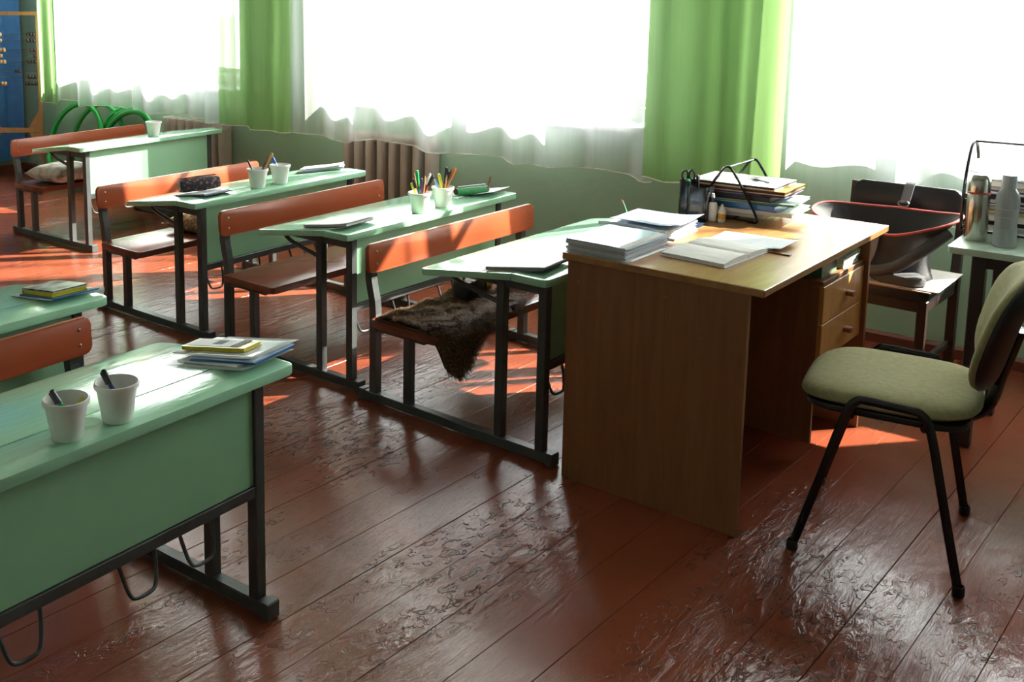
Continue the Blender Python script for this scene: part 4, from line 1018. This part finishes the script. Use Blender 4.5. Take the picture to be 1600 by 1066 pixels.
b = BM(); lathe(b, [(0, 0), (.030, 0), (.035, .004), (.036, .02), (.0335, .06), (.0325, .085), (.0345, .115), (.036, .135), (.036, .155), (.033, .175), (.025, .190), (.021, .196), (0, .196)], 32); obj('bottle_body', b, BOTTLE, t, smooth=True)
b = BM(); lathe(b, [(0, .196), (.0225, .1965), (.0230, .200), (.0215, .238), (.0205, .241), (0, .241)], 28); obj('cap', b, BCAP, t, smooth=True)
for z_ in (.060, .100, .128):
    b = BM(); lathe(b, [(.0338 if z_ < .11 else .0358, z_), (.0345 if z_ < .11 else .0366, z_+.0015), (.0338 if z_ < .11 else .0358, z_+.003)], 32); obj('ridge', b, BOTTLE, t, smooth=True)
t = thing('wire_tray', 'black wire paper rack stuffed with papers on the side table', 'tray', on_st(0.10, 0.33))
for x0 in (-.115, .52):
    bb = BM(); tube(bb, smoothpath([(x0, -.10, .006), (x0, -.11, .08), (x0, -.10, .19), (x0, -.055, .285), (x0, 0.0, .315), (x0, .055, .285), (x0, .10, .19), (x0, .11, .08), (x0, .10, .006)], 5), .0055, 8); obj('end_wire', bb, BLACKM, t, smooth=True)
for y0, z0 in ((-.108, .012), (.108, .012), (0, .315), (-.111, .12), (.111, .12)):
    bb = BM(); tube(bb, [(-.115, y0, z0), (.52, y0, z0)], .004, 8); obj('long_wire', bb, BLACKM, t, smooth=True)
for k in range(6):
    bb = BM(); x_ = -.08+k*.11; tube(bb, [(x_, -.108, .012), (x_, .108, .012)], .003, 6); obj('base_wire', bb, BLACKM, t, smooth=True)
z = .018; rr = random.Random(21)
stk = [('grey paper bundle lowest in the wire paper rack', PAPERB, PAGES, .020, 'paper'), ('black folder low in the wire paper rack', COVERK, COVERK, .014, 'folder'),
       ('crumpled white bundle in the wire paper rack', PAPER, PAPER, .022, 'paper'), ('orange and yellow magazine in the wire paper rack', patterned('magazine_cover', (.7, .25, .05), (.65, .5, .1), (.3, .12, .05), 20, .4), PAGES, .012, 'magazine'),
       ('dark book above the magazine in the wire paper rack', COVERN, PAGES, .014, 'book'), ('pale bundle in the middle of the wire paper rack', PAPERB, PAPER, .018, 'paper'),
       ('navy folder in the wire paper rack', COVERN, COVERK, .018, 'folder'), ('lilac notebook in the wire paper rack', COVERP, PAPER, .010, 'notebook'),
       ('black folder high in the wire paper rack', COVERK, PAGES, .016, 'folder'), ('white paper bundle near the top of the wire paper rack', PAPER, PAPER, .018, 'paper')]
for k, (lab, m_, pg, th, cat) in enumerate(stk):
    book('paper_bundle' if cat == 'paper' else cat, lab, cat, on_st(.10+.19+.03*(rr.random()-.5), .33, z, PI*(k % 2)+.10*(rr.random()-.5)), .56, .195, th, m_, pg); z += th+.0016
papersheet('paper_sheet', 'white sheet with lifted corner at the top of the wire paper rack', 'paper', on_st(.27, .33, z+.002, PI+.08), .56, .20, PAPER, .030, seed=2)
papersheet('paper_sheet', 'loose white sheet second from the top of the wire paper rack', 'paper', on_st(.30, .33, z-.0008+.0012, .05), .54, .20, PAPERB, .0008, seed=3)

# ================================================================ HULA HOOPS
def hoop(label, x, y, z, R, yaw, lean):
    b = BM(); tube(b, [(R*math.cos(a*2*PI/72), 0, R*math.sin(a*2*PI/72)) for a in range(72)], .019, 10, closed=True)
    o = obj('hula_hoop', b, HOOPG, smooth=True, angle=None); o.matrix_world = T(x, y, z) @ RZ(yaw) @ RX(lean)
    tag(o, label, 'hoop', 'green hula hoops against the wall')
HR = .325
hoop('outermost green hoop of the cluster nearest the abacus', -7.195, 4.80, .338, HR, 0, -.30)
hoop('second green hoop of the cluster nearest the abacus', -7.130, 4.755, .338, HR, 0.03, -.30)
hoop('third green hoop, set back within the cluster nearest the abacus', -6.96, 4.845, .338, HR, 0, -.24)
hoop('green hoop in front of the cluster beside the far radiator', -6.54, 4.80, .338, HR, 0, -.30)
hoop('second green hoop of the cluster beside the far radiator', -6.47, 4.755, .338, HR, -.03, -.30)
hoop('third green hoop of the cluster beside the far radiator', -6.40, 4.715, .338, HR, 0.02, -.30)
hoop('rearmost green hoop between the two clusters', -6.62, 4.85, .338, HR, 0, -.22)

# ================================================================ ABACUS
pr = Vector((-7.66, 4.80, 0)); pl = Vector((-7.98, 4.50, 0))
ax = (pr-pl).normalized(); yaw = math.atan2(ax.y, ax.x); AWd = (pr-pl).length
AB = T(*((pr+pl)/2)) @ RZ(yaw)
ab = thing('abacus', 'wooden standing abacus with bead rods in the corner', 'abacus', AB)
hw = AWd/2; AH = 1.37
for s in (-1, 1):
    b = BM(); box(b, s*hw-.014, s*hw+.014, -.014, .014, .05, AH-.03, bev=.002); obj('post', b, ABW, ab)
    b = BM(); prism(b, [(-.16, 0), (.16, 0), (.16, .03), (.03, .075), (-.03, .075), (-.16, .03)], -.016, .016, T(s*hw, 0, 0) @ RZ(PI/2) @ RX(PI/2), .002); obj('foot', b, ABW, ab)
    for dz_, k in ((.035, 1), (-.035, -1)):
        b = BM(); prism(b, [(0, 0), (-s*.09, 0), (0, k*.15)], -.010, .010, T(s*(hw-.014), 0, .40+dz_*.6) @ RX(PI/2), .001); obj('corner_brace', b, ABW, ab)
b = BM(); box(b, -hw+.014, hw-.014, -.012, .012, .380, .420, bev=.002); obj('lower_rail', b, ABW, ab)
b = BM(); box(b, -hw-.02, hw+.02, -.016, .016, AH-.03, AH, bev=.002); obj('top_rail', b, ABW, ab)
bead_m = {}
bb = BM(); lathe(bb, [(.004, -.013), (.014, -.010), (.0185, 0), (.014, .010), (.004, .013)], 12, RY(PI/2)); BE1 = mesh('bead', bb, BEADD, True)
bb = BM(); lathe(bb, [(.004, -.013), (.014, -.010), (.0185, 0), (.014, .010), (.004, .013)], 12, RY(PI/2)); BE2 = mesh('bead', bb, BEADL, True)
rows = [(52, 4, 3, 0), (61, 4, 3, 0), (75, 5, 2, 0), (84, 4, 1, 0), (93, 5, 3, 0), (107, 2, 0, 2), (116, 2, 3, 0), (126, 5, 4, 0)]
for py, nl, nr, mid in rows:
    z_ = 1.37 - (py-18)*(1.37-.40)/(197-18)
    b = BM(); tube(b, [(-hw+.010, 0, z_), (hw-.010, 0, z_)], .0028, 6); rd = obj('rod', b, WIREM, ab, smooth=True)
    for k in range(nl+1): obj('bead', BE2 if (k+py) % 3 else BE1, parent=rd, M=T(-hw+.03+k*.026, 0, z_))
    for k in range(nr): obj('bead', BE1, parent=rd, M=T(hw-.03-k*.026, 0, z_))
    for k in range(mid): obj('bead', BE1, parent=rd, M=T(hw*.15+k*.026, 0, z_))
